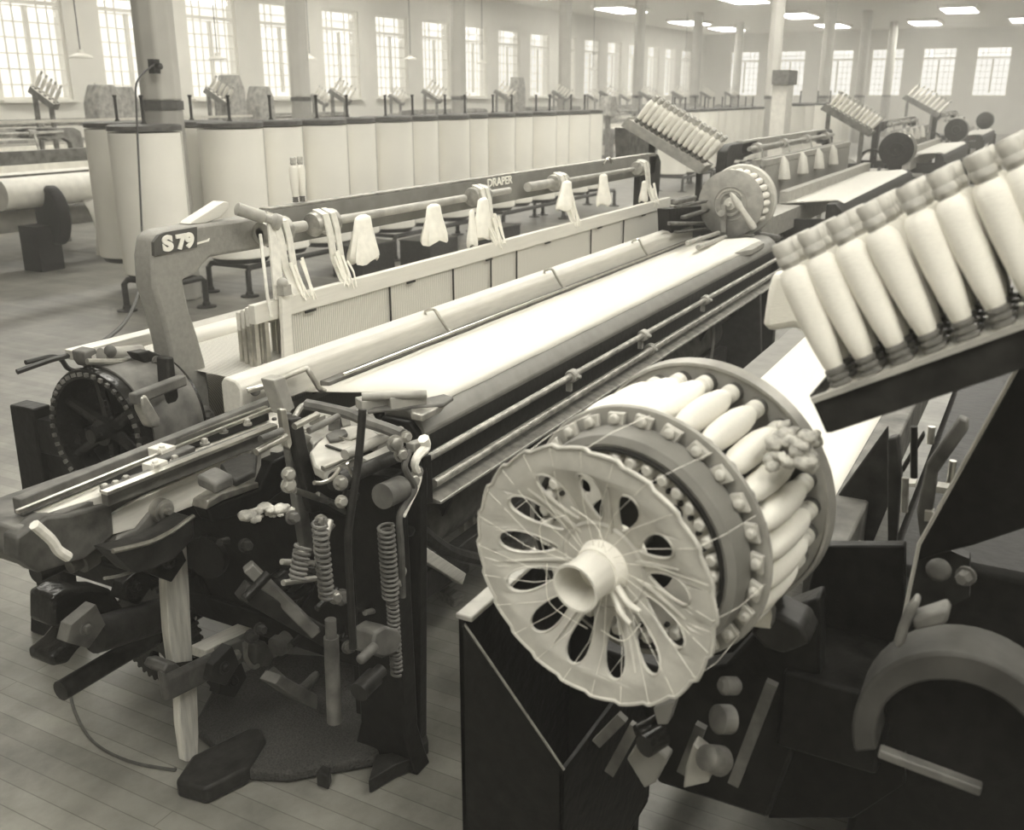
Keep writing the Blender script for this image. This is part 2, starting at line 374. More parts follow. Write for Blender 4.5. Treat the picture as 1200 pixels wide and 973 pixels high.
for u, v, zz in ((672, 427, .925), (828, 343, .925), (763, 402, .845), (755, 392, .925)):
    p = T(u, v, 'y', 1.43); m = MB().lathe((p.x-.02, 1.433, zz), (1, 0, 0), [(0, .02), (.004, .024), (.036, .024), (.04, .02)], 14); m.box((p.x, 1.445, zz-.03), (.016, .02, .06)); m.bolt((p.x, 1.41, zz), (0, -1, 0), .007, .012)
    m.build('collar', 'tan_metal', L)
# cloth and warp
cl = MB(); nx, prof = 24, [(1.497, 1.033), (1.515, 1.050), (1.545, 1.060), (1.60, 1.062), (1.80, 1.035), (1.975, 1.012)]
xa, xb = 2.30, 6.02
vs = []; fs = []
for i in range(nx+1):
    for j, (a, b) in enumerate(prof):
        x = xa+(xb-xa)*i/nx+(.0 if j > 2 else 0); vs.append((x, a, b+.0015*math.sin(i*2.1+j)))
for i in range(nx):
    for j in range(len(prof)-1):
        k = len(prof); fs.append((i*k+j, i*k+j+1, (i+1)*k+j+1, (i+1)*k+j))
cl.add(vs, fs); o = cl.build('cloth', 'cloth', L); sm = o.modifiers.new('s', 'SOLIDIFY'); sm.thickness = .004
w = MB()
w.add([(xa, 2.03, 1.005), (xb, 2.03, 1.005), (xb, 2.95, 1.03), (xa, 2.95, 1.03)], [(0, 1, 2, 3)]); w.build('warp_sheet', 'warp', L)
# temple bar in front of the lay
MB().cyl((2.4, 1.90, 1.048), (6.05, 1.90, 1.048), .0055, 8).build('temple_rod', 'steel', L)
MB().bar((2.36, 1.945, 1.022), (6.1, 1.945, 1.022), .035, .016).build('race_plate', 'iron_dusty', L)
# lay hand rail
hr = MB().prism([(2.02, 1.975, 1.005), (2.02, 2.05, 1.005), (2.02, 2.05, 1.10), (2.02, 2.035, 1.118), (2.02, 1.99, 1.112), (2.02, 1.972, 1.09)], (4.10, 0, 0))
hr.build('hand_rail', 'wood_lay', L, bev=.006)
for u, v in ((515, 392), (650, 338), (750, 300)):
    p = T(u, v, 'y', 1.97); h = MB().tube([(p.x-.05, 2.0, 1.125), (p.x-.045, 1.965, 1.135), (p.x-.02, 1.955, 1.10), (p.x, 1.93, 1.05), (p.x+.012, 1.91, 1.04)], .006, 8, 4); h.bolt((p.x-.05, 2.0, 1.112), (0, 0, 1), .006, .012); h.build('rail_hook', 'steel', L)
# brass guide rod on the rail's end
MB().tube([T(290, 458, 'y', 1.95), T(310, 452, 'y', 1.93), T(355, 433, 'y', 1.93), T(362, 436, 'y', 1.92), T(374, 455, 'y', 1.90), T(380, 458, 'y', 1.9)], .009, 10, 3).build('guide_rod', 'steel', L)
MB().ball(T(299, 458, 'y', 1.945), .016).build('guide_knob', 'iron_dusty', L)
# reed under the rail
MB().box((4.22, 2.012, .99), (3.7, .012, .03)).build('reed', 'steel_dull', L)
# harness frames
for i in range(4):
    y = 2.285+i*.035; z1 = 1.232-i*.014; x0 = 2.42+i*.014; x1 = 6.5
    h = MB(); h.box(((x0+x1)/2, y, z1-.033), (x1-x0, .016 if i else .03, .066)); h.box(((x0+x1)/2, y, .84), (x1-x0, .014, .03))
    fr = h.build('harness_frame', 'wood_white', L, bev=.003)
    for xx in (x0+.01, x0+.06, x1-.015): MB().box((xx, y, (z1+.84)/2-.02), (.018, .014, z1-.88)).build('end_post', 'steel', fr)
    MB().box(((x0+x1)/2+.06, y, (z1-.06+.855)/2), (x1-x0-.2, .005, z1-.062-.855)).build('heddles', 'heddle', fr)
    if i == 0:
        d = MB()
        for u, v in ((457, 360), (531, 345), (575, 325), (605, 320), (692, 290), (730, 280)):
            p = T(u, v, 'y', y-.01); d.box((p.x, y-.012, 1.07), (.006, .006, .19))
        d.build('heddle_stay', 'iron_dark', fr)
        d = MB()
        for u in (360, 480, 572, 640, 700, 750):
            p = T(u, 330, 'y', y-.01); d.box((p.x, y-.017, 1.162), (.06, .005, .008))
        d.build('frame_clip', 'iron_dark', fr)
# arch with overhead rail
pts = [(212, 487), (208, 482), (205, 444), (199, 405), (190, 369), (180, 336), (178, 301), (181, 279), (187, 273), (196, 269.5), (229, 264), (277, 258), (310, 252), (310, 291), (290, 294.5), (262, 299), (247, 302), (238, 311), (230, 322), (215, 328), (223, 366), (232, 393), (241, 425), (246, 455), (248, 480), (240, 487)]
a = MB().prism([T(u, v, 'y', 2.44) for u, v in pts], (0, .085, 0)); A = a.build('arch', 'paint_grey', L, bev=.012)
MB().prism([T(u, v, 'y', 2.433) for u, v in ((186, 276), (194, 272.5), (231, 266), (231, 290), (181, 300), (180.5, 284))], (0, .012, 0)).build('number_panel', 'letter_patch', A)
p = T(190, 293.5, 'y', 2.43); ang = math.radians(0)
mt = Matrix.Translation(p) @ Matrix.Rotation(PI/2, 4, 'X')
def text_on_y(txt, u0, v0, u1, v1, hpx, y, name, m, par, thick=.002, bold=.002):
    p = T(u0, v0, 'y', y); q = T(u1, v1, 'y', y); top = T(u0, v0-hpx, 'y', y); H = abs(top.z-p.z)
    cu_w = (q-p).length; an = math.atan2(q.z-p.z, q.x-p.x); size = H/.70
    o = text_mesh(txt, size, thick, name, m, par, Matrix.Translation(p) @ Matrix.Rotation(-an, 4, 'Y') @ Matrix.Rotation(PI/2, 4, 'X'), bold)
    w = max(v.co.x for v in o.data.vertices)-min(v.co.x for v in o.data.vertices); s = cu_w/max(w, 1e-4)
    base = (p-base_of(par)).x
    for v in o.data.vertices: v.co.x = base+(v.co.x-base)*s
    return o
text_on_y('S', 192, 294, 204, 292, 16.5, 2.431, 'number', 'letter_white', A, bold=.004)
text_on_y('79', 208, 291.5, 228.5, 287.5, 15.5, 2.431, 'number', 'letter_white', A, bold=.004)
MB().prism([T(u, v, 'y', 2.435) for u, v in ((230, 287), (245, 283), (246, 279), (244, 281), (230, 285.2))], (0, .006, 0)).build('paint_smear', 'letter_white', A)
MB().prism([T(u, v, 'y', 2.42) for u, v in ((203, 492), (212, 484), (245, 476), (252, 482), (252, 492), (228, 500))], (0, .14, 0)).build('arch_foot', 'paint_grey', L, bev=.006)
MB().bolt(T(243, 487, 'y', 2.41), (0, -1, 0), .014, .02).bolt(T(218, 493, 'y', 2.41), (0, -1, 0), .014, .02).build('foot_bolt', 'iron_dusty', L)
rl = MB(); rl.prism([(2.70, 2.44, 1.505), (2.70, 2.44, 1.375), (2.70, 2.455, 1.375), (2.70, 2.455, 1.49), (2.70, 2.49, 1.49), (2.70, 2.49, 1.505)], (3.95, 0, 0)); RL = rl.build('top_rail', 'paint_rail', L, bev=.004)
MB().box((4.67, 2.465, 1.509), (3.9, .05, .006)).build('rail_edge', 'steel_dull', RL)
text_on_y('DRAPER', 571, 219.5, 600, 214.5, 9.5, 2.437, 'lettering', 'letter_white', RL, bold=.0012)
MB().tube([(5.72, 2.437, 1.49), (5.75, 2.43, 1.52), (5.80, 2.43, 1.525), (5.85, 2.437, 1.49)], .006, 6, 4).build('rail_bracket', 'steel', RL)
# far arch leg
MB().prism([(6.52, 2.44, 1.50), (6.7, 2.44, 1.50), (6.76, 2.44, 1.45), (6.76, 2.44, 1.3), (6.66, 2.44, .86), (6.52, 2.44, .86), (6.6, 2.44, 1.3), (6.56, 2.44, 1.36), (6.5, 2.44, 1.37)], (0, .085, 0)).build('arch_leg', 'iron_dark', L, bev=.008)
# harness roller shaft
z0 = 1.44; SHO = None
for a_, b_, r in ((2.60, 2.84, .020), (3.0, 3.98, .017), (4.2, 4.42, .016), (4.62, 4.9, .024), (5.0, 6.1, .012)): SHO = MB().cyl((a_, 2.39, z0), (b_, 2.39, z0), r, 14).build('roller_shaft', 'tan_metal', L)
for i, xx in enumerate((2.66, 2.93, 4.09, 4.96, 6.2)):
    r = MB().lathe((xx-.06, 2.385, z0), (1, 0, 0), [(0, .02), (.004, .040), (.02, .046), (.03, .034), (.085, .034), (.095, .05), (.125, .05), (.13, .02)], 18); R = r.build('strap_roller', 'steel_dull', SHO)
    s_ = MB()
    for k, (dx, w) in enumerate(((.0, .035), (.045, .03))):
        pth = [(xx-.02+dx, 2.39, z0+.052), (xx-.02+dx, 2.345, z0+.035), (xx-.02+dx, 2.33, z0-.02), (xx-.02+dx, 2.318, 1.32), (xx-.02+dx+.01*k, 2.275+.03*k, 1.225)]
        for p, q in zip(pth, pth[1:]): s_.bar(p, q, w, .006, up=(0, -1, .2))
    s_.build('strap', 'strap', R); fz = MB(); rq = random.Random(i)
    for k in range(9): x_ = xx+rq.uniform(-.04, .06); fz.tube([(x_, 2.30, 1.30+rq.uniform(0, .05)), (x_+.01, 2.28, 1.26), (x_+rq.uniform(-.02, .03), 2.262, 1.225-rq.uniform(0, .03))], [.006, .002], 5, 2)
    fz.build('frayed_ends', 'cotton', R)
# near end: long handle, tilted board, strap
MB().lathe(T(276, 244, 'y', 2.40), T(306, 254, 'y', 2.36)-T(276, 244, 'y', 2.40), [(0, .012), (.005, .022), (.1, .022), (.105, .015), (.13, .015), (.14, .028), (.16, .028)], 16).build('cam_handle', 'tan_metal', L)
MB().prism([T(u, v, 'y', 2.46) for u, v in ((222, 263), (226, 259), (262, 236), (268, 237), (268, 244), (258, 255), (240, 262))], (0, .05, 0)).build('tilted_board', 'wood_white', L, bev=.003)
MB().bar(T(318, 250, 'y', 2.36), T(327, 352, 'y', 2.27), .045, .008, up=(0, -1, .3)).build('leather_strap', 'strap', L)
MB().bar(T(333, 335, 'y', 2.26), T(337, 425, 'y', 2.24), .045, .016, up=(0, -1, 0)).build('lift_bar', 'wood_white', L, bev=.002)
MB().box(T(333, 340, 'y', 2.25), (.04, .03, .035)).ball(T(331, 332, 'y', 2.25), .02).build('lift_clamp', 'tan_metal', L)
MB().tube([T(305, 275, 'y', 2.36), T(309, 310, 'y', 2.3), T(313, 345, 'y', 2.26), T(318, 372, 'y', 2.25)], .006, 6).build('lift_cord', 'strap', L)
# whip roll and warp beam behind
MB().lathe((2.5, 2.74, 1.022), (1, 0, 0), [(0, .045), (4.1, .045)], 24).build('whip_roll', 'wood_white', L)
MB().lathe((2.3, 2.95, .62), (1, 0, 0), [(0, .04), (.1, .04), (.1, .30), (.115, .30), (.115, .2), (3.9, .2), (3.9, .30), (3.915, .30), (3.915, .04), (4.0, .04)], 32).build('warp_beam', 'warp', L)
MB().prism([T(u, v, 'y', 2.62) for u, v in ((90, 412), (206, 383), (206, 395), (150, 412), (95, 424))], (0, .06, 0)).build('back_board', 'wood_pale', L, bev=.003)
# cloth take-up roll low between the frames
MB().lathe((2.2, 1.70, .56), (1, 0, 0), [(0, .02), (.05, .02), (.05, .11), (3.7, .11), (3.7, .02), (3.8, .02)], 28).build('cloth_roll', 'iron_dusty', L)
MB().lathe((2.2, 1.78, .80), (1, 0, 0), [(0, .05), (4.0, .05)], 20).build('take_up_roll', 'iron_dark', L)
for x in (2.5, 3.1, 3.8, 4.5, 5.2, 5.8): MB().bar((x, 1.52, .78), (x, 1.72, .40), .03, .05).build('bracket', 'iron_dark', L, bev=.003)
for x in (2.75, 3.3, 4.3, 5.3): MB().bar((x, 1.7, .12), (x+.3, 2.9, .25), .05, .04).build('treadle', 'wood_dark', L, bev=.003)
for (u, v, u2, v2) in ((538, 565, 545, 640), (552, 600, 557, 630)): MB().bar(T(u, v, 'y', 1.75), T(u2, v2, 'y', 1.75), .02, .02).build('drop_wire', 'steel_dull', L)
f = MB()
f.prism([T(u, v, 'x', 5.6) for u, v in ((770, 440), (890, 345), (892, 470), (860, 520), (790, 500))], (.05, 0, 0)); f.build('gear_guard', 'iron_dark', L, bev=.006)
MB().tube([T(835, 370, 'y', 1.46), T(836, 400, 'y', 1.46), T(830, 440, 'y', 1.46), T(826, 470, 'y', 1.48)], .008, 6, 4).build('side_rod', 'iron_dusty', L)

# ---- the lay end with its shuttle box, left
YB = 1.86
SB = MB().prism([T(u, v, 'y', YB) for u, v in ((60, 604), (20, 620), (20, 650), (40, 668), (101, 650), (132, 627), (178, 614), (245, 586), (317, 537), (317, 506), (130, 577))], (0, .20, 0)).build('lay_end', 'iron_dusty', L, bev=.006)
MB().prism([T(u, v, 'y', YB-.012) for u, v in ((132, 604), (132, 627), (178, 614), (199, 604), (245, 586), (317, 540), (317, 519), (300, 522), (153, 590))], (0, .03, 0)).build('front_plate', 'wood_pale', SB, bev=.002)
MB().prism([T(u, v, 'y', YB-.02) for u, v in ((20, 630), (20, 655), (45, 672), (101, 655), (134, 627), (131, 590), (82, 604), (55, 606))], (0, .05, 0)).build('leather_cap', 'leather', SB, bev=.006)
# top boards: light wood top, steel back and front rails
MB().prism([T(u, v, 'z', 1.005) for u, v in ((20, 602), (60, 584), (184, 533), (327, 474), (327, 500), (120, 580), (60, 600), (20, 618))], (0, 0, -.03)).build('lay_top', 'wood_pale', SB, bev=.002)
MB().bar(T(20, 594, 'z', 1.03), T(328, 468, 'z', 1.03), .028, .04).build('box_back', 'iron_dusty', SB, bev=.003)
MB().bar(T(20, 600, 'z', 1.045), T(326, 476, 'z', 1.045), .010, .008).build('back_strip', 'steel', SB)
MB().bar(T(199, 530, 'z', 1.02), T(312, 488, 'z', 1.02), .02, .02).build('picker_rod', 'iron_black', SB)
MB().bar(T(199, 520, 'z', 1.035), T(312, 478, 'z', 1.035), .012, .012).build('picker_rod', 'steel', SB)
MB().bar(T(122, 583, 'z', 1.02), T(322, 505, 'z', 1.02), .024, .045).build('box_front', 'iron_dusty', SB, bev=.003)
MB().bar(T(122, 578, 'z', 1.045), T(322, 499, 'z', 1.045), .022, .008).build('front_strip', 'steel', SB)
MB().prism([T(u, v, 'z', 1.012) for u, v in ((117, 573), (160, 553), (180, 546), (182, 552), (160, 562), (128, 582))], (0, 0, .012)).build('slot', 'iron_black', SB)
for (u, v, sx) in ((190, 530, .05), (182, 548, .04)): MB().box(T(u, v, 'z', 1.04), (.045, sx, .03)).bolt(T(u, v-4, 'z', 1.055), (0, 0, 1), .008, .01).build('clamp', 'wood_white', SB, bev=.003)
for u, v in ((123, 574), (136, 570), (148, 564), (205, 540), (240, 520), (262, 506), (290, 497)): MB().bolt(T(u, v, 'z', 1.035), (0, 0, 1), .009, .014).build('bolt', 'steel_dull', SB)
MB().bar(T(180, 546, 'z', 1.03), T(225, 528, 'z', 1.03), .03, .03).build('picker', 'leather', SB, bev=.005)
# dark stepped plate with square pad, rim, upright bracket
MB().prism([T(u, v, 'y', 1.80) for u, v in ((242, 597), (262, 588), (305, 574), (318, 542), (338, 533), (338, 572), (300, 600), (250, 612))], (0, .05, 0)).build('stop_plate', 'iron_black', SB, bev=.006)
MB().prism([T(u, v, 'y', 1.795) for u, v in ((242, 598), (262, 587), (304, 572), (303, 565), (260, 578), (244, 588))], (0, .055, 0)).build('plate_rim', 'steel_dull', SB, bev=.004)
MB().prism([T(u, v, 'z', 1.02) for u, v in ((231, 570), (254, 559), (275, 570), (253, 581))], (0, 0, .03)).build('buffer_pad', 'iron_dusty', SB, bev=.008)
MB().prism([T(u, v, 'z', 1.0) for u, v in ((258, 552), (288, 538), (302, 541), (300, 560), (276, 572), (266, 565))], (0, 0, .02)).build('pocket', 'iron_dark', SB, bev=.006)
MB().prism([T(u, v, 'y', 1.83) for u, v in ((292, 570), (293, 530), (300, 524), (307, 527), (306, 570))], (0, .02, 0)).build('upright', 'tan_metal', SB, bev=.004)
p = T(189, 598, 'y', 1.835); MB().lathe(p, (0, -1, 0), [(-.02, .03), (.012, .03), (.012, .022), (.02, .022), (.02, .010), (.034, .009)], 20).build('pivot_boss', 'steel_dull', SB)
MB().prism([T(u, v, 'y', 1.84) for u, v in ((176, 600), (201, 600), (199, 616), (170, 628), (150, 640), (133, 640), (140, 628), (160, 620))], (0, .03, 0)).build('boss_bracket', 'iron_dusty', SB, bev=.006)
arc = [(132, 646), (155, 641), (180, 634), (203, 622), (218, 611), (227, 605)]
MB().prism([T(u, v, 'y', 1.74) for u, v in arc]+[T(u, v+22, 'y', 1.74) for u, v in ((229, 606), (224, 614), (205, 634), (180, 646), (160, 651))], (0, .07, 0)).build('rocker_shoe', 'iron_dark', SB, bev=.006)
MB().tube([T(u, v, 'y', 1.74) for u, v in arc], .006, 6, 3).build('shoe_rim', 'steel', SB)
MB().tube([T(u, v, 'y', 1.8) for u, v in ((122, 678), (140, 675), (160, 668), (175, 660))], .004, 6, 3).build('shoe_edge', 'steel_dull', SB)
MB().tube([T(u, v, 'y', 1.8) for u, v in ((40, 615), (60, 633), (68, 645), (80, 653))], .012, 8, 4).build('buffer_strap', 'strap', SB)

# ---- picker stick and its wooden lug
st = MB(); st.prism([T(u, v, 'y', 1.98) for u, v in ((194, 625), (218, 625), (222, 690), (226, 775), (203, 778), (198, 740), (195, 690))], (0, .03, 0)); PS = st.build('picker_stick', 'wood_stick', L, bev=.003)
MB().prism([T(u, v, 'y', 1.98) for u, v in ((210, 800), (231, 798), (233, 860), (232, 893), (218, 893), (212, 850))], (0, .03, 0)).build('stick_foot', 'wood_stick', L, bev=.003)
MB().prism([T(u, v, 'y', 1.92) for u, v in ((191, 787), (200, 793), (215, 786), (264, 762), (266, 785), (248, 798), (197, 824))], (0, .03, 0)).build('lug_strap', 'leather', L, bev=.01)
MB().prism([T(u, v, 'y', 1.95) for u, v in ((191, 788), (196, 778), (206, 776), (216, 786), (200, 793))], (0, .08, 0)).build('strap_knot', 'leather', L, bev=.006)
MB().bar(T(232, 765, 'y', 2.02), T(318, 724, 'y', 2.02), .06, .03).build('lug_block', 'wood_pale', L, bev=.003)
MB().bar(T(248, 762, 'y', 2.0), T(330, 722, 'y', 2.0), .05, .02).build('lug_spacer', 'wood_dark', L, bev=.003)
MB().prism([T(u, v, 'y', 1.93) for u, v in ((262, 760), (284, 750), (286, 776), (268, 786))], (0, .03, 0)).build('lug_clip', 'iron_dusty', L, bev=.003)
MB().bolt(T(276, 768, 'y', 1.925), (0, -1, 0), .013, .015).bolt(T(326, 740, 'y', 1.97), (0, -1, 0), .01, .012).build('lug_bolt', 'steel_dull', L)
MB().tube([T(u, v, 'y', 1.95) for u, v in ((289, 752), (288, 770), (296, 782), (303, 780))], .007, 6, 3).build('lug_hook', 'steel_dull', L)
MB().prism([T(u, v, 'y', 1.96) for u, v in ((300, 755), (312, 752), (322, 770), (316, 782), (300, 782))], (0, .05, 0)).build('lug_casting', 'iron_dusty', L, bev=.006)

# ---- belt pulley, left
PC = Vector((1.90, 2.47, .905))
PW = MB().lathe(PC, (1, 0, 0), [(0, .205), (.0, .178), (.05, .176), (.26, .176), (.26, .2), (.2, .204), (.03, .206), (.01, .21)], 48, True).build('pulley', 'iron_oily', L)
for i in range(6):
    sp = MB()
    a_ = 2*PI*i/6+.45; d = Vector((0, math.cos(a_), math.sin(a_))); sp.tube([PC+Vector((.06, 0, 0))+d*.02, PC+Vector((.05, 0, 0))+d*.10, PC+Vector((.04, 0, 0))+d*.185], [.020, .014], 8); sp.build('spoke', 'iron_oily', PW)
MB().lathe(PC, (1, 0, 0), [(-.02, .012), (-.02, .022), (.02, .024), (.02, .042), (.12, .042), (.12, .02), (.32, .02)], 20).build('hub', 'iron_oily', PW)
MB().lathe(PC+Vector((.1, .03, .07)), (1, 0, 0), [(0, .03), (.0, .07), (.02, .075), (.05, .075), (.05, .03)], 20).build('inner_gear', 'iron_black', PW)
r = MB()
for i in range(40):
    a_ = 2*PI*i/40; d = Vector((0, math.cos(a_), math.sin(a_))); r.box(PC+d*.192+Vector((-.003, 0, 0)), (.012, .012, .012), (a_, 0, 0))
r.build('rim_studs', 'iron_dusty', PW)
bn = MB()
prof = []
for k in range(17):
    a_ = math.radians(-22+k*8.2); prof.append((a_, .212))
out = [PC+Vector((0, -math.cos(a_)*r_, math.sin(a_)*r_)) for a_, r_ in prof]; inn = [PC+Vector((0, -math.cos(a_)*.204, math.sin(a_)*.204)) for a_, r_ in reversed(prof)]
bn.prism([p+Vector((.04, 0, 0)) for p in out+inn], (.2, 0, 0)); bn.build('brake_band', 'iron_dusty', L, bev=.002)
MB().bar(T(155, 468, 'y', 2.24), T(215, 445, 'y', 2.26), .03, .035).build('brake_arm', 'iron_dusty', L, bev=.006)
MB().prism([T(u, v, 'y', 2.22) for u, v in ((166, 466), (172, 463), (188, 490), (188, 500), (178, 502), (168, 482))], (0, .04, 0)).build('brake_shoe', 'steel_dull', L, bev=.006)
MB().prism([T(u, v, 'y', 2.28) for u, v in ((196, 420), (204, 418), (210, 465), (203, 482), (195, 480), (198, 450))], (0, .05, 0)).build('belt_shifter', 'iron_dark', L, bev=.006)
# shipper handle group above the pulley
MB().cyl(T(118, 416, 'y', 2.5), T(165, 412, 'y', 2.5), .022, 14).build('shipper_sleeve', 'tan_metal', L)
MB().tube([T(102, 424, 'y', 2.46), T(130, 424, 'y', 2.45), T(165, 424, 'y', 2.44), T(192, 424, 'y', 2.42)], .010, 8, 2).build('shipper_rod', 'steel', L)
MB().prism([T(u, v, 'y', 2.48) for u, v in ((99, 413), (112, 408), (115, 414), (108, 418), (112, 428), (106, 431), (101, 424))], (0, .06, 0)).build('belt_fork', 'iron_dusty', L, bev=.005)
MB().prism([T(u, v, 'y', 2.40) for u, v in ((160, 414), (176, 411), (194, 418), (192, 430), (180, 433), (168, 424))], (0, .05, 0)).build('shipper_block', 'iron_dark', L, bev=.005)
MB().ball(T(129, 412, 'y', 2.48), .02).bolt(T(183, 423, 'y', 2.39), (0, -1, 0), .012, .015).build('shipper_knob', 'iron_dusty', L)
# ---- the let-off and filling-fork mechanism at the near front corner
def px(pts, ax, val): return [T(u, v, ax, val) for u, v in pts]
def slab(name, pts, ax, val, vec, m, par=None, bev=.004): return MB().prism(px(pts, ax, val), vec).build(name, m, par or L, bev=bev)
def pipe(name, pts, ax, val, r, m, par=None, sm=4, n=8): return MB().tube(px(pts, ax, val), r, n, sm if len(pts) > 2 else 0).build(name, m, par or L)
slab('lever_head', ((321, 446), (334, 441), (346, 478), (338, 487), (334, 486)), 'y', 1.80, (0, .05, 0), 'tan_metal')
slab('upright_lever', ((333, 485), (343, 484), (352, 535), (362, 600), (370, 650), (358, 650), (350, 600), (340, 530)), 'y', 1.70, (0, .025, 0), 'iron_dusty')
slab('upright_lever', ((341, 492), (354, 489), (360, 520), (372, 570), (376, 600), (366, 602), (356, 560), (347, 525)), 'y', 1.66, (0, .025, 0), 'iron_dark')
slab('bright_lever', ((330, 480), (336, 479), (343, 520), (340, 528), (336, 524)), 'y', 1.66, (0, .02, 0), 'steel')
pt = slab('fork_table', ((363, 529), (372, 518), (388, 506), (405, 500), (421, 498), (436, 504), (446, 511), (436, 517), (425, 520), (418, 534), (405, 543), (380, 552), (368, 545)), 'z', .985, (0, 0, -.03), 'disc_metal', bev=.006)
MB().prism(px(((382, 514), (392, 508), (405, 507), (408, 512), (398, 518), (386, 520)), 'z', .987), (0, 0, .012)).build('table_boss', 'iron_dusty', pt, bev=.004)
MB().bar(T(382, 522, 'z', .99), T(402, 529, 'z', .99), .008, .004).build('table_slot', 'iron_dark', pt)
MB().tube([T(u, v, 'z', 1.0) for u, v in ((398, 512), (412, 516), (424, 508))], .003, 6, 3).build('fork_wire', 'steel', pt)
pipe('table_edge', ((378, 549), (400, 540), (419, 530), (422, 522)), 'z', .995, .007, 'steel', pt)
pipe('fork_arm', ((360, 474), (385, 479), (412, 486), (432, 495), (452, 502), (473, 510)), 'z', 1.05, .017, 'iron_dusty')
pipe('arm_tip', ((345, 490), (352, 478), (362, 474), (380, 478)), 'z', 1.04, .009, 'steel_dull')
tb = MB().bar(T(420, 474, 'z', 1.085), T(458, 468, 'z', 1.085), .05, .03).bar(T(455, 471, 'z', 1.09), T(498, 466, 'z', 1.09), .045, .035).build('temple', 'tan_metal', L, bev=.003)
MB().cyl(T(424, 465, 'z', 1.11), T(500, 462, 'z', 1.11), .012, 12).build('temple_roll', 'tan_metal', tb)
slab('temple_bracket', ((430, 486), (470, 482), (520, 478), (532, 470), (520, 466), (478, 476), (440, 480)), 'z', 1.066, (0, 0, .012), 'iron_dusty')
slab('temple_foot', ((480, 480), (505, 472), (528, 470), (516, 484), (495, 495), (482, 492)), 'z', 1.05, (0, 0, .02), 'steel_dull')
shf = MB().cyl(T(392, 566, 'y', 1.44), T(472, 531, 'y', 1.44), .019, 16).lathe(T(388, 568, 'y', 1.44), T(472, 531, 'y', 1.44)-T(388, 568, 'y', 1.44), [(0, .01), (.002, .016), (.02, .016), (.02, .027), (.05, .027), (.055, .02)], 18)
shf.build('cross_shaft', 'iron_dark', L)
MB().cyl(T(404, 533, 'y', 1.50), T(470, 505, 'y', 1.50), .014, 12).cyl(T(425, 548, 'y', 1.47), T(463, 530, 'y', 1.47), .026, 16).build('cross_shaft', 'tan_metal', L)
MB().cyl(T(448, 582, 'y', 1.40), T(470, 572, 'y', 1.40), .034, 20).cyl(T(470, 572, 'y', 1.40), T(482, 567, 'y', 1.40), .016, 12).build('roller_knob', 'iron_dusty', L)
for u, v, r in ((463, 520, .017), (470, 533, .015), (476, 512, .012), (338, 556, .012), (338, 569, .013), (376, 611, .012), (377, 643, .015), (352, 650, .014), (400, 588, .012), (393, 700, .013), (484, 563, .016), (489, 553, .013), (470, 670, .012), (468, 682, .012), (399, 566, .014)):
    MB().bolt(T(u, v, 'y', 1.39), (-.5, -1, .2), r, .015).build('nut', 'steel_dull', L)
pipe('loop_handle', ((480, 528), (474, 545), (478, 556), (486, 572), (476, 590), (468, 606), (470, 640), (472, 700)), 'y', 1.38, .009, 'iron_dusty')
slab('stop_post', ((495, 535), (506, 533), (508, 590), (497, 592)), 'y', 1.42, (0, .02, 0), 'iron_black')
slab('post_clip', ((486, 520), (500, 516), (505, 524), (494, 534), (486, 530)), 'y', 1.41, (0, .03, 0), 'tan_metal')
pipe('drive_rod', ((425, 480), (420, 540), (410, 610), (408, 640), (411, 700), (414, 760)), 'y', 1.37, .010, 'iron_dark')
pipe('hook_rod', ((398, 549), (390, 560), (378, 566), (368, 566)), 'y', 1.38, .005, 'steel')
pipe('hook_rod', ((407, 543), (412, 556), (419, 566)), 'y', 1.38, .004, 'steel')
for (u, v, u2, v2, R, t) in ((452, 616, 458, 700, .020, 15), (459, 690, 465, 790, .014, 20), (374, 610, 383, 700, .016, 14), (355, 640, 348, 680, .017, 7)):
    MB().spring(T(u, v, 'y', 1.38), T(u2, v2, 'y', 1.38), R, .0045, t).build('coil_spring', 'iron_dusty', L)
slab('front_plate', ((420, 545), (485, 520), (492, 560), (492, 900), (422, 915), (412, 760), (405, 600)), 'x', 2.10, (.04, 0, 0), 'iron_black')
pipe('weight_arm', ((478, 620), (492, 622), (510, 636), (530, 648), (562, 656), (600, 660)), 'y', 1.46, .022, 'iron_dark')
MB().bar(T(478, 638, 'y', 1.55), T(540, 678, 'y', 1.55), .03, .04).build('wooden_bar', 'wood_pale', L, bev=.003)
MB().bar(T(482, 700, 'y', 1.6), T(545, 662, 'y', 1.6), .04, .05).build('link_bar', 'iron_dark', L, bev=.005)
MB().bar(T(290, 663, 'y', 1.60), T(370, 742, 'y', 1.50), .03, .03).build('bright_shaft', 'iron_dusty', L, bev=.004)
MB().bar(T(283, 690, 'y', 1.60), T(384, 748, 'y', 1.50), .035, .045).build('side_bar', 'iron_dark', L, bev=.004)
MB().lathe(T(392, 846, 'y', 1.46), T(388, 745, 'y', 1.46)-T(392, 846, 'y', 1.46), [(0, .02), (.25, .02), (.25, .015), (.3, .015)], 14).build('threaded_post', 'iron_dusty', L)
MB().spring(T(389, 770, 'y', 1.46), T(388, 748, 'y', 1.46), .016, .003, 6).build('thread', 'steel_dull', L)
MB().prism(px(((436, 768), (440, 742), (452, 734), (468, 738), (472, 748), (466, 766), (450, 772)), 'y', 1.36), (0, .07, 0)).cyl(T(421, 775, 'y', 1.36), T(440, 757, 'y', 1.36), .014, 12).build('treadle_casting', 'iron_dusty', L, bev=.008)
MB().lathe(T(420, 812, 'y', 1.36), T(450, 782, 'y', 1.36)-T(420, 812, 'y', 1.36), [(0, .014), (0, .026), (.07, .026), (.07, .018), (.1, .018)], 18).build('rocker_boss', 'iron_dark', L)
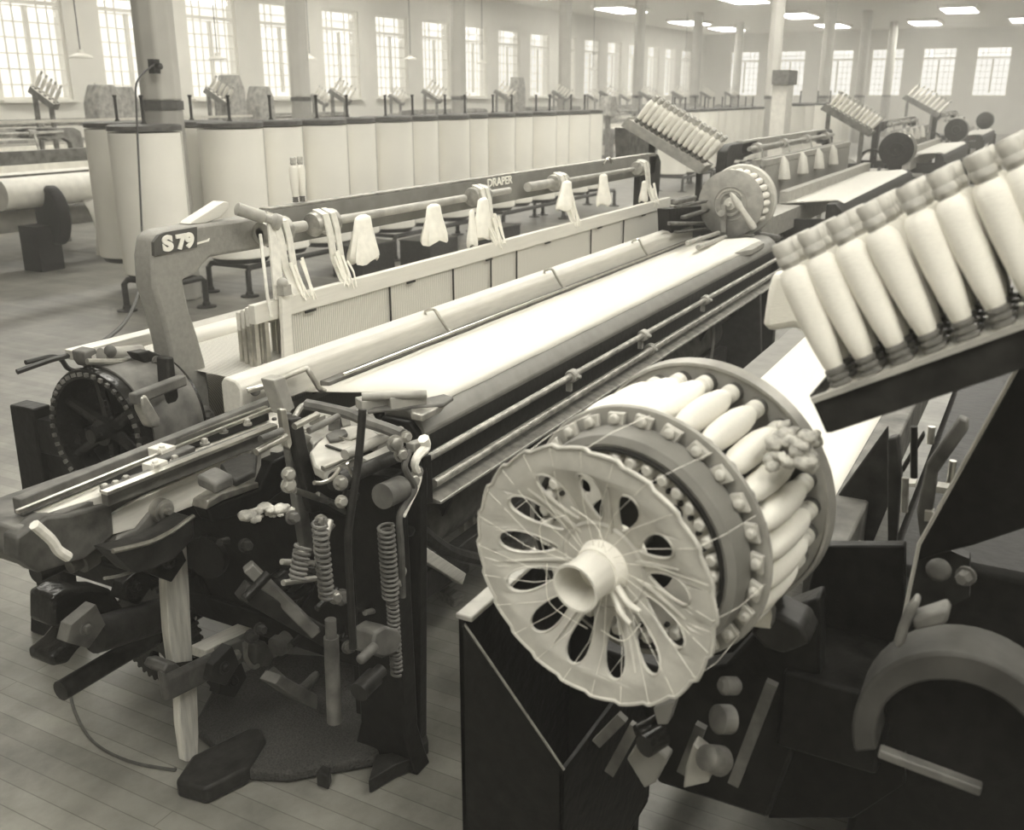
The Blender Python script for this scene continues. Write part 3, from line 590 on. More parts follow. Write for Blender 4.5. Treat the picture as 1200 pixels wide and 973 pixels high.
slab('brick_block', ((322, 802), (330, 791), (373, 815), (372, 832), (360, 828)), 'y', 1.75, (0, .06, 0), 'iron_dusty')
slab('long_foot', ((205, 915), (225, 885), (290, 853), (306, 852), (312, 866), (290, 900), (240, 925)), 'z', .06, (0, 0, -.055), 'iron_dark', bev=.01)
slab('foot_plate', ((432, 915), (440, 885), (478, 880), (500, 860), (502, 868), (480, 890), (462, 897)), 'z', .05, (0, 0, -.045), 'iron_dark', bev=.003)
slab('lint_mound', ((226, 850), (250, 805), (330, 765), (425, 770), (445, 885), (335, 905), (290, 902)), 'z', .045, (0, 0, -.04), 'lint_dark', bev=.01)  # dark slab added over the pale floor, standing for a lint-covered mound
slab('fork_housing', ((352, 500), (372, 482), (420, 488), (470, 498), (478, 512), (446, 512), (420, 498), (392, 504), (366, 520)), 'z', .97, (0, 0, -.05), 'tan_metal', bev=.006)
for k_, (u, v, w_, h_) in enumerate(((372, 492, .03, .03), (392, 496, .025, .04), (404, 494, .02, .03), (430, 492, .03, .02), (345, 520, .02, .05), (356, 512, .025, .03), (315, 512, .03, .03), (322, 498, .025, .02), (308, 522, .02, .03), (445, 522, .03, .025))):
    MB().box(T(u, v, 'z', .99), (w_, w_*1.3, h_), (0, .2*k_, .5*k_)).bolt(T(u, v, 'z', .99)+Vector((0, 0, h_/2)), (0, 0, 1), .008, .012).build('clamp_block', ('tan_metal', 'iron_dusty', 'steel_dull')[k_ % 3], L, bev=.003)
for k_, (a_, b_, c_, d_) in enumerate(((345, 500, 372, 486), (362, 505, 396, 488), (300, 530, 335, 512), (305, 515, 330, 505), (440, 540, 476, 522), (420, 556, 440, 566), (345, 575, 392, 590), (372, 580, 405, 600))):
    MB().cyl(T(a_, b_, 'y', 1.6), T(c_, d_, 'y', 1.6), .009, 10).build('small_rod', ('steel', 'iron_dusty')[k_ % 2], L)
slab('small_pad', ((370, 905), (378, 895), (388, 900), (384, 910)), 'z', .05, (0, 0, -.048), 'iron_dark')
# brackets, cams and arms packed into the dark space behind
rr = random.Random(11)
for k in range(64):
    u = rr.uniform(75, 470); v = rr.uniform(615, 800); y = rr.uniform(1.6, 2.5)
    if u < 240 and v > 740: continue
    p = T(u, v, 'y', y)
    if p.x < 1.35 or p.z < .12 or p.z > .8: continue
    kind = k % 5; m = ['iron_dark', 'iron_oily', 'iron_black', 'iron_dusty', 'iron_oily', 'steel_dull' if kind == 3 else 'iron_dark'][k % 6]; r = rr.uniform(.03, .06)
    if kind == 0: MB().lathe(p, (1, rr.uniform(-.2, .2), rr.uniform(-.2, .2)), [(0, .012), (0, r), (.02, r), (.02, .025), (.05, .025)], 18).build('cam', m, L)
    elif kind == 1: MB().tube([p, p+Vector((.05, -.05, -.08)), p+Vector((.16, -.03, -.1)), p+Vector((.2, .05, -.2))], .013, 8, 4).build('bent_lever', m, L)
    elif kind == 2: MB().bar(p, p+Vector((rr.uniform(.05, .25), rr.uniform(-.1, .1), rr.uniform(-.15, .1))), .03, .035).bolt(p, (0, -1, 0), .012, .03).build('link', m, L, bev=.004)
    elif kind == 3: MB().cyl(p, p+Vector((.12, 0, .01)), .018, 12).cyl(p+Vector((.03, 0, 0)), p+Vector((.07, 0, .005)), .03, 14).build('collared_shaft', m, L)
    else: MB().prism([p, p+Vector((.08, 0, .02)), p+Vector((.1, 0, -.05)), p+Vector((.04, 0, -.09)), p+Vector((-.02, 0, -.04))], (0, .04, 0)).bolt(p+Vector((.04, 0, -.03)), (0, -1, 0), .014, .015).build('bracket', m, L, bev=.006)
MB().cyl((1.5, 2.25, .30), (6.2, 2.25, .30), .03, 16).build('bottom_shaft', 'iron_dark', L)
MB().cyl((1.55, 2.35, .62), (6.2, 2.35, .62), .028, 16).build('crank_shaft', 'iron_dark', L)
gp = Vector((1.86, 2.25, .30)); pr = []
gm = MB(); n_ = 44
outl = [(math.cos(2*PI*i/(n_*4))*(.17 if (i % 4) in (0, 1) else .158), math.sin(2*PI*i/(n_*4))*(.17 if (i % 4) in (0, 1) else .158)) for i in range(n_*4)]
me = plate_mesh([outl]+[circ(.04, 14, (math.cos(a_)*.095, math.sin(a_)*.095)) for a_ in (0, 1.257, 2.513, 3.77, 5.03)], .04)
o = mesh_obj(me, 'bottom_gear', 'iron_oily', L); o.location = gp-L.location; o.rotation_euler = (0, PI/2, 0)
me = plate_mesh([[(x_*.6, y_*.6) for x_, y_ in outl]], .05); o = mesh_obj(me, 'crank_gear', 'iron_black', L); o.location = Vector((1.86, 2.35, .62))-L.location; o.rotation_euler = (0, PI/2, 0)
MB().prism(px(((62, 700), (80, 690), (130, 690), (150, 720), (140, 740), (110, 745), (92, 762), (80, 778), (62, 782), (60, 770), (78, 755), (90, 740), (62, 735)), 'y', 2.2), (0, .1, 0)).build('rocker_foot', 'iron_oily', L, bev=.01)
MB().cyl(T(110, 745, 'y', 2.1), T(185, 722, 'y', 2.1), .05, 16).build('rocker_shaft', 'iron_dark', L)
rr = random.Random(21)
for k in range(22):
    u = rr.uniform(250, 470); v = rr.uniform(575, 760); p = T(u, v, 'y', rr.uniform(1.44, 1.6)); m = ['iron_oily', 'iron_dark', 'steel_dull', 'iron_dusty'][k % 4]
    if p.z < .15: continue
    if k % 2: MB().bolt(p, (-.4, -1, .3), rr.uniform(.010, .018), .025).build('nut', m, L)
    else: MB().cyl(p, p+Vector((rr.uniform(.03, .12), rr.uniform(-.02, .02), rr.uniform(-.06, .06))), rr.uniform(.007, .014), 10).build('small_rod', m, L)
# lint and waste resting on the mechanism
def lint(u, v, ax, val, r, label, n=14, m='lint', smax=None, flat=1.):
    p = T(u, v, ax, val); rr = random.Random(int(u*v)); mb = MB()
    for k in range(n):
        q = p+Vector((rr.uniform(-1, 1)*r, rr.uniform(-1, 1)*r*.6, rr.uniform(-.2, .5)*r*.5*flat)); s = smax*rr.uniform(.5, 1) if smax else r*rr.uniform(.25, .5)
        mb.ball(q, (s, s*.8, s*.55), 8)
    o = mb.build('lint_clump', m); me_off(o, p); d = o.modifiers.new('d', 'DISPLACE'); tx = bpy.data.textures.new('t', 'CLOUDS'); tx.noise_scale = .02; d.texture = tx; d.strength = .015
    return tag(o, label, 'lint')
def me_off(o, p):
    for v in o.data.vertices: v.co -= p
    o.location = p
lint(305, 604, 'y', 1.66, .05, 'grey lint clump on the loom corner below the buffer pad')
lint(330, 600, 'y', 1.64, .028, 'small grey lint ball right of the larger lint clump')
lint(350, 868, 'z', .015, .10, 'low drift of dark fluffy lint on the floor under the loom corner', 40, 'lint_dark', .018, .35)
lint(215, 740, 'y', 2.2, .06, 'dark fluffy lint hanging behind the wooden picker stick', 12)
rg = MB().tube(px(((496, 514), (499, 524), (490, 534), (486, 546), (491, 556), (488, 572), (480, 590), (473, 606)), 'y', 1.385), [.016, .005], 7, 4); o = rg.build('cotton_rag', 'cotton'); me_off(o, T(490, 545, 'y', 1.385)); tag(o, 'twisted white cotton rag hanging at the corner of the breast beam', 'rag')
fl = MB().tube([T(u, v, 'z', .006) for u, v in ((80, 800), (88, 835), (110, 870), (150, 892), (200, 902), (205, 901))], .005, 6, 5); o = fl.build('string', 'leather'); me_off(o, T(110, 870, 'z', .006)); tag(o, 'thin curved dark string lying on the floor boards', 'string')

# ---- cotton bundles hanging from the rail
def bundle(u, v, u2, v2, y, label, wpx=14, k=0):
    p = T(u, v, 'y', y); q = T(u2, v2, 'y', y); Lg = (p-q).length; W = wpx*Lg/max(1, math.hypot(u2-u, v2-v)); rr = random.Random(k); mb = MB(); n = 20
    prof = [(0, .25), (.05, .5), (.12, .55), (.3, .62), (.55, .8), (.8, .98), (.95, 1.0), (1.0, .9)]; vs = []
    ph_ = [rr.uniform(0, 6) for _ in range(3)]
    for j, (t, r) in enumerate(prof):
        for i in range(n):
            a_ = 2*PI*i/n; w = 1+.14*t*math.sin(5*a_+ph_[0])+.1*t*math.sin(9*a_+ph_[1]); c = Vector((0, 0, 0)).lerp(q-p, t)
            zz = .06*Lg*math.sin(3*a_+ph_[2])*(t > .9)
            vs.append(c+Vector((math.cos(a_)*W*.85*r*w, math.sin(a_)*W/3*r*w, zz)))
    m = len(prof); fs = [(j*n+i, j*n+(i+1) % n, (j+1)*n+(i+1) % n, (j+1)*n+i) for j in range(m-1) for i in range(n)]+[tuple(range(n-1, -1, -1)), tuple(range((m-1)*n, m*n))]
    o = mb.add(vs, fs).build('cotton_bundle', 'cotton', smooth=True, angle=60); o.location = p; return tag(o, label, 'cotton bundle', 'cotton bundles on the rail')
bundle(425, 252, 427, 306, 2.35, 'large flared white cotton bundle hanging nearest the S 79 end of the rail', 32, 1)
bundle(508, 239, 509, 284, 2.35, 'white flared cotton bundle hanging just left of the DRAPER lettering', 29, 2)
bundle(553, 246, 554, 288, 2.33, 'thin straggly white cotton hank left of the lettering below the roller', 12, 3)
bundle(566, 232, 566, 279, 2.33, 'lumpy white cotton bundle directly under the DRAPER lettering', 24, 4)
bundle(579, 250, 581, 266, 2.33, 'short cotton tuft on the right of the bundle under the lettering', 9, 8)
bundle(664, 212, 662, 245, 2.33, 'squarish white cotton bundle beside the right-hand strap roller', 24, 5)
bundle(707, 204, 707, 240, 2.35, 'white kerchief-shaped cotton bundle near the right end of the rail', 20, 6)
bundle(755, 212, 754, 236, 2.33, 'last small cotton bundle at the far right end of the rail', 12, 7)
for i, u in enumerate((347, 355)):
    p = T(u, 243, 'y', 2.475); q = T(u-1, 193, 'y', 2.475)
    place_bob('tray', (p.x, 2.475+.0*i, 1.515), (0, 0, 1), 'white bobbin standing on the loom rail, %s of the pair' % ('left' if i == 0 else 'right'), 'pair of bobbins standing on the rail', scale=.74)

# ================================================================== BATTERY OF S79 (far end)
def far_battery(par, c, m_disc, m_ring, n=12):
    c = Vector(c); d = (1, 0, 0)
    B = MB().lathe(c, d, [(0, .02), (0, .205), (.004, .212), (.012, .212), (.018, .2), (.018, .02)], 56, True).build('battery_disc', m_disc, par, bev=0)
    MB().lathe(c, (-1, 0, 0), [(0, .10), (.006, .103), (.006, .108), (0, .111)], 48, True).lathe(c, (-1, 0, 0), [(0, .06), (.012, .063), (.016, .07), (.016, .076), (0, .08)], 40, True).build('raised_ring', m_disc, B)
    MB().lathe(c, (-1, 0, 0), [(0, .04), (.02, .038), (.02, .016), (.05, .014)], 20).build('disc_hub', m_ring, B)
    MB().lathe(c+Vector((.02, 0, 0)), d, [(0, .16), (.22, .16)], 32).build('battery_core', 'iron_dark', par)
    MB().lathe(c+Vector((.235, 0, 0)), d, [(0, .17), (0, .225), (.02, .232), (.035, .232), (.035, .22), (.02, .17)], 48, True).build('battery_ring', m_ring, par)
    return B
C9 = Vector((6.28, 1.79, 1.232))
FB = far_battery(L, C9, 'tan_metal', 'wood_lay')
rb = MB()
for i in range(15):
    a_ = math.radians(40+i*8.5); rb.box(C9+Vector((-.004, -math.cos(a_)*.09, math.sin(a_)*.09)), (.006, .006, .014), (a_-PI/2, 0, 0))
rb.build('raised_marks', 'wood_lay', FB)
MB().lathe(T(884, 268, 'x', 6.2), T(856, 226, 'x', 6.14)-T(884, 268, 'x', 6.2), [(0, .02), (.02, .024), (.09, .02), (.14, .018), (.19, .024), (.25, .016), (.27, .006)], 14).build('crank_grip', 'wood_lay', L)
MB().bar(T(848, 240, 'x', 6.24), T(848, 272, 'x', 6.24), .02, .03).cyl(T(845, 250, 'x', 6.2), T(845, 250, 'x', 6.25), .022, 12).build('fork_bracket', 'tan_metal', L)
bc = MB()
bc.cyl(T(805, 285, 'y', 1.72), T(842, 273, 'y', 1.80), .013, 10).cyl(T(818, 290, 'y', 1.70), T(850, 278, 'y', 1.76), .015, 10)
bc.prism(px(((832, 296), (850, 282), (878, 280), (896, 284), (882, 292), (858, 297)), 'z', 1.05), (0, 0, -.03)); bc.build('battery_bracket', 'tan_metal', L, bev=.003)
MB().cyl(T(888, 275, 'y', 1.66), T(912, 279, 'y', 1.60), .022, 12).bar(T(880, 262, 'y', 1.7), T(896, 283, 'y', 1.7), .04, .03).build('transfer_arm', 'iron_dusty', L, bev=.003)
for (u, v, u2, v2, r) in ((790, 237, 812, 232, .03), (792, 243, 826, 236, .018), (800, 255, 830, 246, .02), (785, 262, 822, 262, .022), (792, 272, 830, 268, .016), (900, 285, 918, 276, .02), (905, 262, 920, 257, .014)): MB().bar(T(u, v, 'y', 1.95), T(u2, v2, 'y', 1.95), r*1.5, r).cyl(T(u, v, 'y', 1.93), T(u2, v2, 'y', 1.93)+Vector((.05, 0, 0)), r*.4, 8).build('far_casting', 'iron_dusty', L, bev=.003)
slab('far_box', ((785, 245), (836, 240), (850, 290), (828, 300), (800, 292), (786, 275)), 'y', 1.98, (0, .08, 0), 'iron_black')
for i in range(24):
    a_ = 2*PI*i/24; d = Vector((0, -math.cos(a_), math.sin(a_))); 
    if math.sin(a_) < -.55: continue
    place_bob('far', C9+d*.19+Vector((.02, 0, 0)), (1, 0, 0), 'white bobbin in the S 79 battery wheel, %s round from the front' % ORD[i], 'bobbins in the S 79 battery', scale=.98)

# ================================================================== TRAYS OF BOBBINS
def tray(name_label, o, row, up, dep, nrow, ndeep, sp, spd, kind, grp, lab, par=None, sc=1., side=.05, front=0., back=True, m='iron_dark', mt_='wood_pale', margin=.03, legs=None, float=False):
    o = Vector(o); row = Vector(row).normalized(); up = Vector(up).normalized(); dep = Vector(dep).normalized()
    t = thing('bobbin_tray', o, name_label, 'tray')
    a = o-row*margin-dep*(margin+front); Lr = (nrow-1)*sp+2*margin; Ld = (ndeep-1)*spd+2*margin+front
    MB().prism([a-up*.004, a+row*Lr-up*.004, a+row*Lr+dep*Ld-up*.004, a+dep*Ld-up*.004], -up*.012).build('tray_floor', mt_, t, smooth=False)
    s = MB(); s.prism([a-up*side, a+row*Lr-up*side, a+row*Lr+up*.004, a+up*.004], -dep*.006); s.prism([a+dep*Ld-up*side, a+row*Lr+dep*Ld-up*side, a+row*Lr+dep*Ld+up*.01, a+dep*Ld+up*.01], dep*.006)
    s.prism([a-up*side, a+dep*Ld-up*side, a+dep*Ld+up*.01, a+up*.01], -row*.006); s.prism([a+row*Lr-up*side, a+row*Lr+dep*Ld-up*side, a+row*Lr+dep*Ld+up*.01, a+row*Lr+up*.01], row*.006)
    s.build('tray_side', m, t, bev=.002)
    if legs:
        for lx in legs: MB().bar(Vector(lx), Vector((lx[0], lx[1], .0)), .04, .04, up=(1, 0, 0)).build('leg', 'iron_dark', t, bev=.003)
    if legs is None and float:
        for fr in (.15, .85):
            b_ = a+row*Lr*fr-up*side+dep*Ld*.5; MB().bar(b_, Vector((b_.x, b_.y, 0)), .05, .05, up=(1, 0, 0)).build('leg', m, t)
    rq = random.Random(int(o.x*100)); k = 0
    for j in range(ndeep):
        for i in range(nrow):
            d = up+row*rq.uniform(-.03, .03)+dep*rq.uniform(-.02, .02)
            place_bob(kind, o+row*sp*i+dep*spd*j, d, lab % (['front', 'second', 'third', 'back'][j], ORD[i]), grp, scale=sc)
    return t
# near tray, right foreground
NT0 = Vector((1.41, .222, 1.505)); rowv = Vector((0, -.128, .070)); upv = Vector((0, .118, .183)); rowv.normalize(); upv = (upv-rowv*upv.dot(rowv)).normalized()
NT = tray('sloping tray of upright white bobbins beside the big foreground battery wheel', NT0, rowv, upv, (1, 0, 0), 11, 4, .0445, .047, 'tray', 'bobbins in the near tray', 'bobbin in the near sloping tray, %s row, %s up from its low end', sc=1.0, side=.05, m='iron_dark', mt_='wood_pale', margin=.028, front=.022)
MB().bar(NT0-rowv*.03-Vector((.058, 0, 0))+upv*.003, NT0+rowv*.49-Vector((.058, 0, 0))+upv*.003, .012, .008).build('tray_edge', 'tan_metal', NT)
p = T(930, 526, 'x', 1.37); rr = random.Random(5); mb = MB()
for k in range(44):
    q = p+Vector((rr.uniform(-.02, .03), rr.uniform(-.030, .030), rr.uniform(-.026, .024))); s = rr.uniform(.008, .015); mb.ball(q, (s, s, s*.8), 8)
o = mb.build('cotton_waste', 'lint'); me_off(o, p); d = o.modifiers.new('d', 'DISPLACE'); tx = bpy.data.textures.new('t2', 'CLOUDS'); tx.noise_scale = .012; d.texture = tx; d.strength = .012; tag(o, 'matted wad of cotton waste caught on the nose of the near tray', 'cotton waste')
o = MB().prism(px(((905, 318), (898, 345), (893, 380), (898, 390), (930, 384), (945, 392), (960, 380), (930, 320)), 'x', 1.62), (.03, 0, 0)).build('cotton_batt', 'yarn', bev=.012); me_off(o, T(915, 360, 'x', 1.62)); tag(o, 'soft white cotton batt poking out behind the lowest bobbins of the near tray', 'cotton')
# middle tray beyond the S79 battery
row2 = Vector((0, -.508, -.266)).normalized(); up2 = Vector((0, -.154, .182)).normalized()
o2 = T(745, 143, 'x', 6.95)
tray('sloping tray of bobbins standing behind the battery of the S 79 loom', o2, row2, up2, (1, 0, 0), 14, 2, .0441, .06, 'tray', 'bobbins in the middle tray', 'bobbin in the tray behind the S 79 battery, %s row, %s from its high end', sc=1.06, side=.07, m='tan_metal', mt_='wood_lay', margin=.05, legs=((7.05, 2.62, 1.58), (7.05, 2.25, 1.40)))
# box below that tray with dark stand
bt = thing('instrument_box', T(760, 205, 'y', 2.95), 'dark box with a small white card under the top of the middle tray', 'box')
slab('body', ((737, 150), (762, 152), (764, 182), (760, 205), (738, 200)), 'y', 2.95, (0, .12, 0), 'iron_dusty', bt)
slab('card', ((751, 154), (760, 153.5), (760, 161), (751, 162)), 'y', 2.945, (0, .006, 0), 'letter_white', bt, bev=0)
MB().bar(T(748, 200, 'y', 3.0), Vector((T(748, 200, 'y', 3.0).x, 3.0, 0)), .05, .05, up=(1, 0, 0)).build('post', 'iron_dark', bt)
# ================================================================== FOREGROUND LOOM (faces the numbered one)
G = thing('power_loom', (1.6, .2, 0), 'dark foreground power loom carrying the big spoked battery wheel', 'loom')
AX = Vector((math.cos(-.167)*math.cos(.081), math.sin(-.167)*math.cos(.081), math.sin(.081)))
BC = Vector((1.211, .521, 1.215)); _, SA, SB2 = frame_of(AX)
def onax(t, a=0., r=0.): return BC+AX*t+(SA*math.cos(a)+SB2*math.sin(a))*r
def plate_on_axis(outl, thick, t, name, m, par, dish=None, smooth=35):
    me = plate_mesh(outl, thick, .0012)
    if dish:
        bm = bmesh.new(); bm.from_mesh(me); bmesh.ops.triangulate(bm, faces=bm.faces)
        long = [e for e in bm.edges if e.calc_length() > .03]; bmesh.ops.subdivide_edges(bm, edges=long, cuts=3, use_grid_fill=False); bmesh.ops.triangulate(bm, faces=[f for f in bm.faces if len(f.verts) > 4])
        bm.to_mesh(me); bm.free()
        for v in me.vertices: v.co.z += dish(math.hypot(v.co.x, v.co.y))
    M = Matrix((SA, SB2, AX)).transposed().to_4x4()
    me.transform(Matrix.Translation(BC+AX*t-base_of(par)) @ M)
    return mesh_obj(me, name, m, par, smooth)
dish = lambda r: .072*(1-min(1, r/.172))**.9
# scalloped thread-guide disc with teardrop windows
no = 24; outl = []
for i in range(no*6):
    a_ = 2*PI*i/(no*6); k = (i % 6)/6.; outl.append((math.cos(a_)*(.2115-.006*k), math.sin(a_)*(.2115-.006*k)))
holes = []; NH = 13
for i in range(NH):
    a0 = 2*PI*(i+.3)/NH; h = []
    for k in range(24):
        b = 2*PI*k/24; c_ = math.cos(b); rr_ = .126+.045*c_; tw = math.sin(b)*(.0185+.0080*c_)
        h.append((rr_, tw))
    holes.append([(r*math.cos(a0)-w_*math.sin(a0), r*math.sin(a0)+w_*math.cos(a0)) for r, w_ in h])
GD = plate_on_axis([outl]+holes+[circ(.042, 24)], .005, 0, 'guide_disc', 'disc_metal', G, dish)
lip = MB(); lip_pts = []
for i in range(no*6+1):
    a_ = 2*PI*i/(no*6); k = (i % 6)/6.; lip_pts.append(onax(-.003, a_, .2115-.006*k))
lip.tube(lip_pts, .0030, 6); lip.build('scalloped_lip', 'disc_metal', GD)
for h in holes:
    MB().tube([BC+SA*x_+SB2*y_+AX*(dish(math.hypot(x_, y_))-.003) for x_, y_ in h+[h[0]]], .0016, 6).build('window_lip', 'disc_metal', GD)
for i in range(NH):
    if i % 2: continue
    a_ = 2*PI*(i+.8)/NH
    MB().tube([onax(-.004+dish(r), a_, r) for r in (.055, .09, .13, .16)], [.0045, .0015], 8).build('rib', 'disc_metal', GD)
MB().lathe(BC, AX, [(.044, .066), (.037, .071), (.041, .076)], 48).build('inner_ring', 'disc_metal', GD)
# hub spool with wound thread, hollow end towards us
MB().lathe(BC+AX*.06, -AX, [(-.02, .044), (.0, .040), (.03, .034), (.088, .036), (.091, .039), (.097, .039), (.097, .035), (.03, .031), (.0, .028), (.0, 0)], 40).build('hub_spool', 'wood_white', G)
MB().lathe(BC+AX*.07, -AX, [(-.04, .03), (-.02, .050), (.01, .050), (.025, .045), (.05, .038)], 32).build('wound_thread', 'cotton', G)
MB().lathe(BC+AX*.03, AX, [(0, .018), (.38, .018)], 14).build('spindle', 'steel_dull', G)
th_ = MB()
rr = random.Random(3)
for i in range(24):
    a_ = 2*PI*(i)/24+.02; tw = rr.uniform(.2, .5)
    th_.tube([onax(-.007, a_, .207), onax(.008, a_+tw*.4, .12), onax(.028, a_+tw, .036)], .00045, 4)
    if i % 2 == 0: th_.tube([onax(-.006, a_, .207), onax(.06, a_-.05, .215), onax(.15, a_-.1, .213)], .0005, 4)
th_.build('threads', 'cotton', G)
th2 = MB()
for (a1, r1, a2, r2) in ((.9, .05, 1.9, .11), (2.0, .10, 3.0, .09), (3.2, .08, 4.6, .10), (4.9, .09, 5.7, .1)):
    th2.tube([onax(.005, a1, r1), onax(.0, (a1+a2)/2, (r1+r2)/2+.012), onax(.01, a2, r2)], .0007, 5, 5)
th2.build('loose_threads', 'cotton', G)
# tin guards / fingers in front of disc centre, right-hand side
fg = MB()
for a_ in (5.45, 5.8): fg.tube([onax(.03, a_, .03), onax(.012, a_+.05, .065), onax(.01, a_+.08, .09)], [.006, .004], 8, 3)
fg.build('thread_fingers', 'wood_white', G)
# ratchet plate with round windows and studs
rp = plate_on_axis([circ(.168, 64)]+[circ(.014, 18, (math.cos(a_)*.116, math.sin(a_)*.116)) for a_ in [2*PI*i/8 for i in range(8)]]+[circ(.086, 36)], .012, .118, 'ratchet_plate', 'disc_metal', G)
for i in range(34):
    a_ = 2*PI*i/34; MB().lathe(onax(.094, a_, .153), AX, [(0, .007), (.004, .0105), (.022, .0105)], 10).build('stud', 'disc_metal', rp)
    MB().lathe(onax(.106, a_+.09, .137), AX, [(0, .004), (.01, .005)], 8).build('pin', 'iron_dark', rp)
MB().lathe(BC+AX*.094, AX, [(.0, .166), (.0, .170), (.03, .172), (.03, .166)], 64, True).build('stud_ring', 'iron_dark', G)
MB().lathe(BC+AX*.10, AX, [(.002, .170), (.0, .176), (.006, .188), (.045, .192), (.05, .18), (.05, .172)], 64, True).build('flange_band', 'paint_rail', G)
MB().lathe(BC+AX*.155, AX, [(.0, .186), (.0, .2175), (.004, .220), (.008, .2175), (.008, .186)], 72, True).build('front_rim', 'tan_metal', G)
for i in range(26):
    a_ = 2*PI*(i+.35)/26; P0 = onax(.152, a_, .2015); rad = (SA*math.cos(a_)+SB2*math.sin(a_)); tan = AX.cross(rad); cp = MB()
    cp.prism([P0-tan*.017-rad*.010, P0+tan*.012-rad*.012, P0+tan*.018+rad*.008, P0-tan*.012+rad*.010], -AX*.009)
    cp.lathe(P0-AX*.008, -AX, [(0, .009), (.006, .0085), (.009, .006)], 10)
    cp.build('bobbin_clip', 'disc_metal', G, bev=.0015)
MB().lathe(BC+AX*.16, AX, [(0, .15), (.21, .15)], 40).build('battery_drum', 'iron_dark', G)
MB().lathe(BC+AX*.362, AX, [(.0, .150), (.0, .221), (-.006, .224), (-.006, .229), (.018, .231), (.022, .226), (.02, .150)], 72, True).build('rear_rim', 'tan_metal', G, bev=.0)
for i in range(26):
    a_ = 2*PI*(i+.35)/26; MB().lathe(onax(.348, a_, .197), AX, [(0, .016), (.012, .0165), (.012, .011)], 12).build('socket', 'iron_dusty', G)
vis = 0
for i in range(26):
    a_ = 2*PI*(i+.35)/26; p = onax(.160, a_, .1985); zz = (p-onax(.162)).z
    if (p-onax(.162)).dot(Vector((-.2, 1, -.8))) > .15: pass
    place_bob('battery', p, AX, 'fat white bobbin in the foreground battery wheel, %s counting round' % ORD[i], 'bobbins in the foreground battery')
# battery stand and the bits around it
MB().prism(px(((700, 760), (745, 800), (760, 860), (770, 918), (900, 960), (960, 800), (960, 700), (905, 720), (850, 780), (790, 790)), 'x', 1.62), (.06, 0, 0)).build('battery_stand', 'iron_black', G, bev=.008)
MB().prism(px(((878, 742), (895, 760), (918, 768), (950, 755), (940, 735), (900, 715)), 'x', 1.50), (.08, 0, 0)).build('chute', 'iron_dark', G, bev=.008)
MB().prism(px(((880, 735), (884, 725), (900, 708), (905, 722), (903, 738), (892, 737)), 'x', 1.45), (.03, 0, 0)).build('bright_tip', 'steel', G, bev=.003)
MB().bar(T(878, 722, 'x', 1.5), T(930, 660, 'x', 1.55), .02, .025).build('shuttle_feeler', 'iron_dusty', G, bev=.004)
for u, v, r in ((865, 804, .015), (858, 843, .024)): MB().lathe(T(u, v, 'x', 1.40), (-.6, .5, .2), [(0, r*.7), (.005, r), (.03, r), (.036, r*.6)], 18).build('roller_end', 'iron_dusty', G)
MB().lathe(T(848, 893, 'x', 1.42), T(815, 885, 'x', 1.36)-T(848, 893, 'x', 1.42), [(0, .02), (.01, .026), (.05, .022), (.055, .012)], 18).build('bobbin_end', 'wood_butt', G)
MB().prism(px(((734, 890), (752, 862), (783, 890), (768, 918), (755, 925)), 'x', 1.40), (.03, 0, 0)).build('stand_pad', 'paint_rail', G, bev=.004)
MB().prism(px(((803, 900), (812, 872), (835, 890), (830, 918), (800, 925)), 'x', 1.40), (.03, 0, 0)).build('stand_pad', 'tan_metal', G, bev=.004)
MB().cyl(T(748, 860, 'x', 1.36), T(775, 845, 'x', 1.40), .016, 12).cyl(T(755, 875, 'x', 1.34), T(775, 862, 'x', 1.38), .02, 12).build('stop_roll', 'iron_oily', G)
MB().prism(px(((765, 830), (790, 825), (782, 850), (770, 850)), 'x', 1.36), (.03, 0, 0)).build('bright_bracket', 'paint_rail', G, bev=.003)
for (u, v, u2, v2) in ((800, 905, 822, 850), (715, 905, 745, 850), (860, 918, 905, 800), (700, 870, 730, 840)): MB().bar(T(u, v, 'x', 1.5), T(u2, v2, 'x', 1.5), .015, .02).build('stay', 'iron_dusty', G)
# open steel hopper under the wheel
HP = MB()
ya, yb_ = .90, .62; za, zb = T(537, 725, 'x', 1.42).z, T(660, 905, 'x', 1.42).z
ya = T(537, 725, 'x', 1.42).y; yb_ = T(660, 905, 'x', 1.42).y
HPO = thing('steel_hopper', (1.42, (ya+yb_)/2, 0), 'open black sheet-steel hopper with worn rim below the battery wheel', 'hopper')
HP.prism([(1.42, ya, za), (1.42, yb_, zb), (1.42, yb_, .25), (1.42, ya, .25)], (.01, 0, 0))
HP.prism([(1.42, ya, za), (1.42, ya-.012, za), (1.42, ya-.012, .25), (1.42, ya, .25)], (.50, 0, 0))
HP.prism([(1.42, yb_+.01, zb), (1.42, yb_, zb), (1.42, yb_, .25), (1.42, yb_+.01, .25)], (.50, 0, 0))
HP.prism([(1.92, ya, za), (1.92, yb_, zb), (1.92, yb_, .25), (1.92, ya, .25)], (.01, 0, 0)); HP.box((1.67, (ya+yb_)/2, .245), (.51, ya-yb_, .01))
HP.build('body', 'iron_black', HPO, bev=.002)
MB().box((1.67, ya-.012, za+.004), (.5, .036, .012)).build('top_rim', 'tan_metal', HPO, bev=.003)
MB().bar((1.424, ya, za+.002), (1.424, yb_, zb+.002), .004, .004).build('worn_edge', 'steel_dull', HPO)
for xx in (1.45, 1.89):
    for yy in (ya-.03, yb_+.03): MB().box((xx, yy, .12), (.03, .03, .24)).build('foot', 'iron_black', HPO)
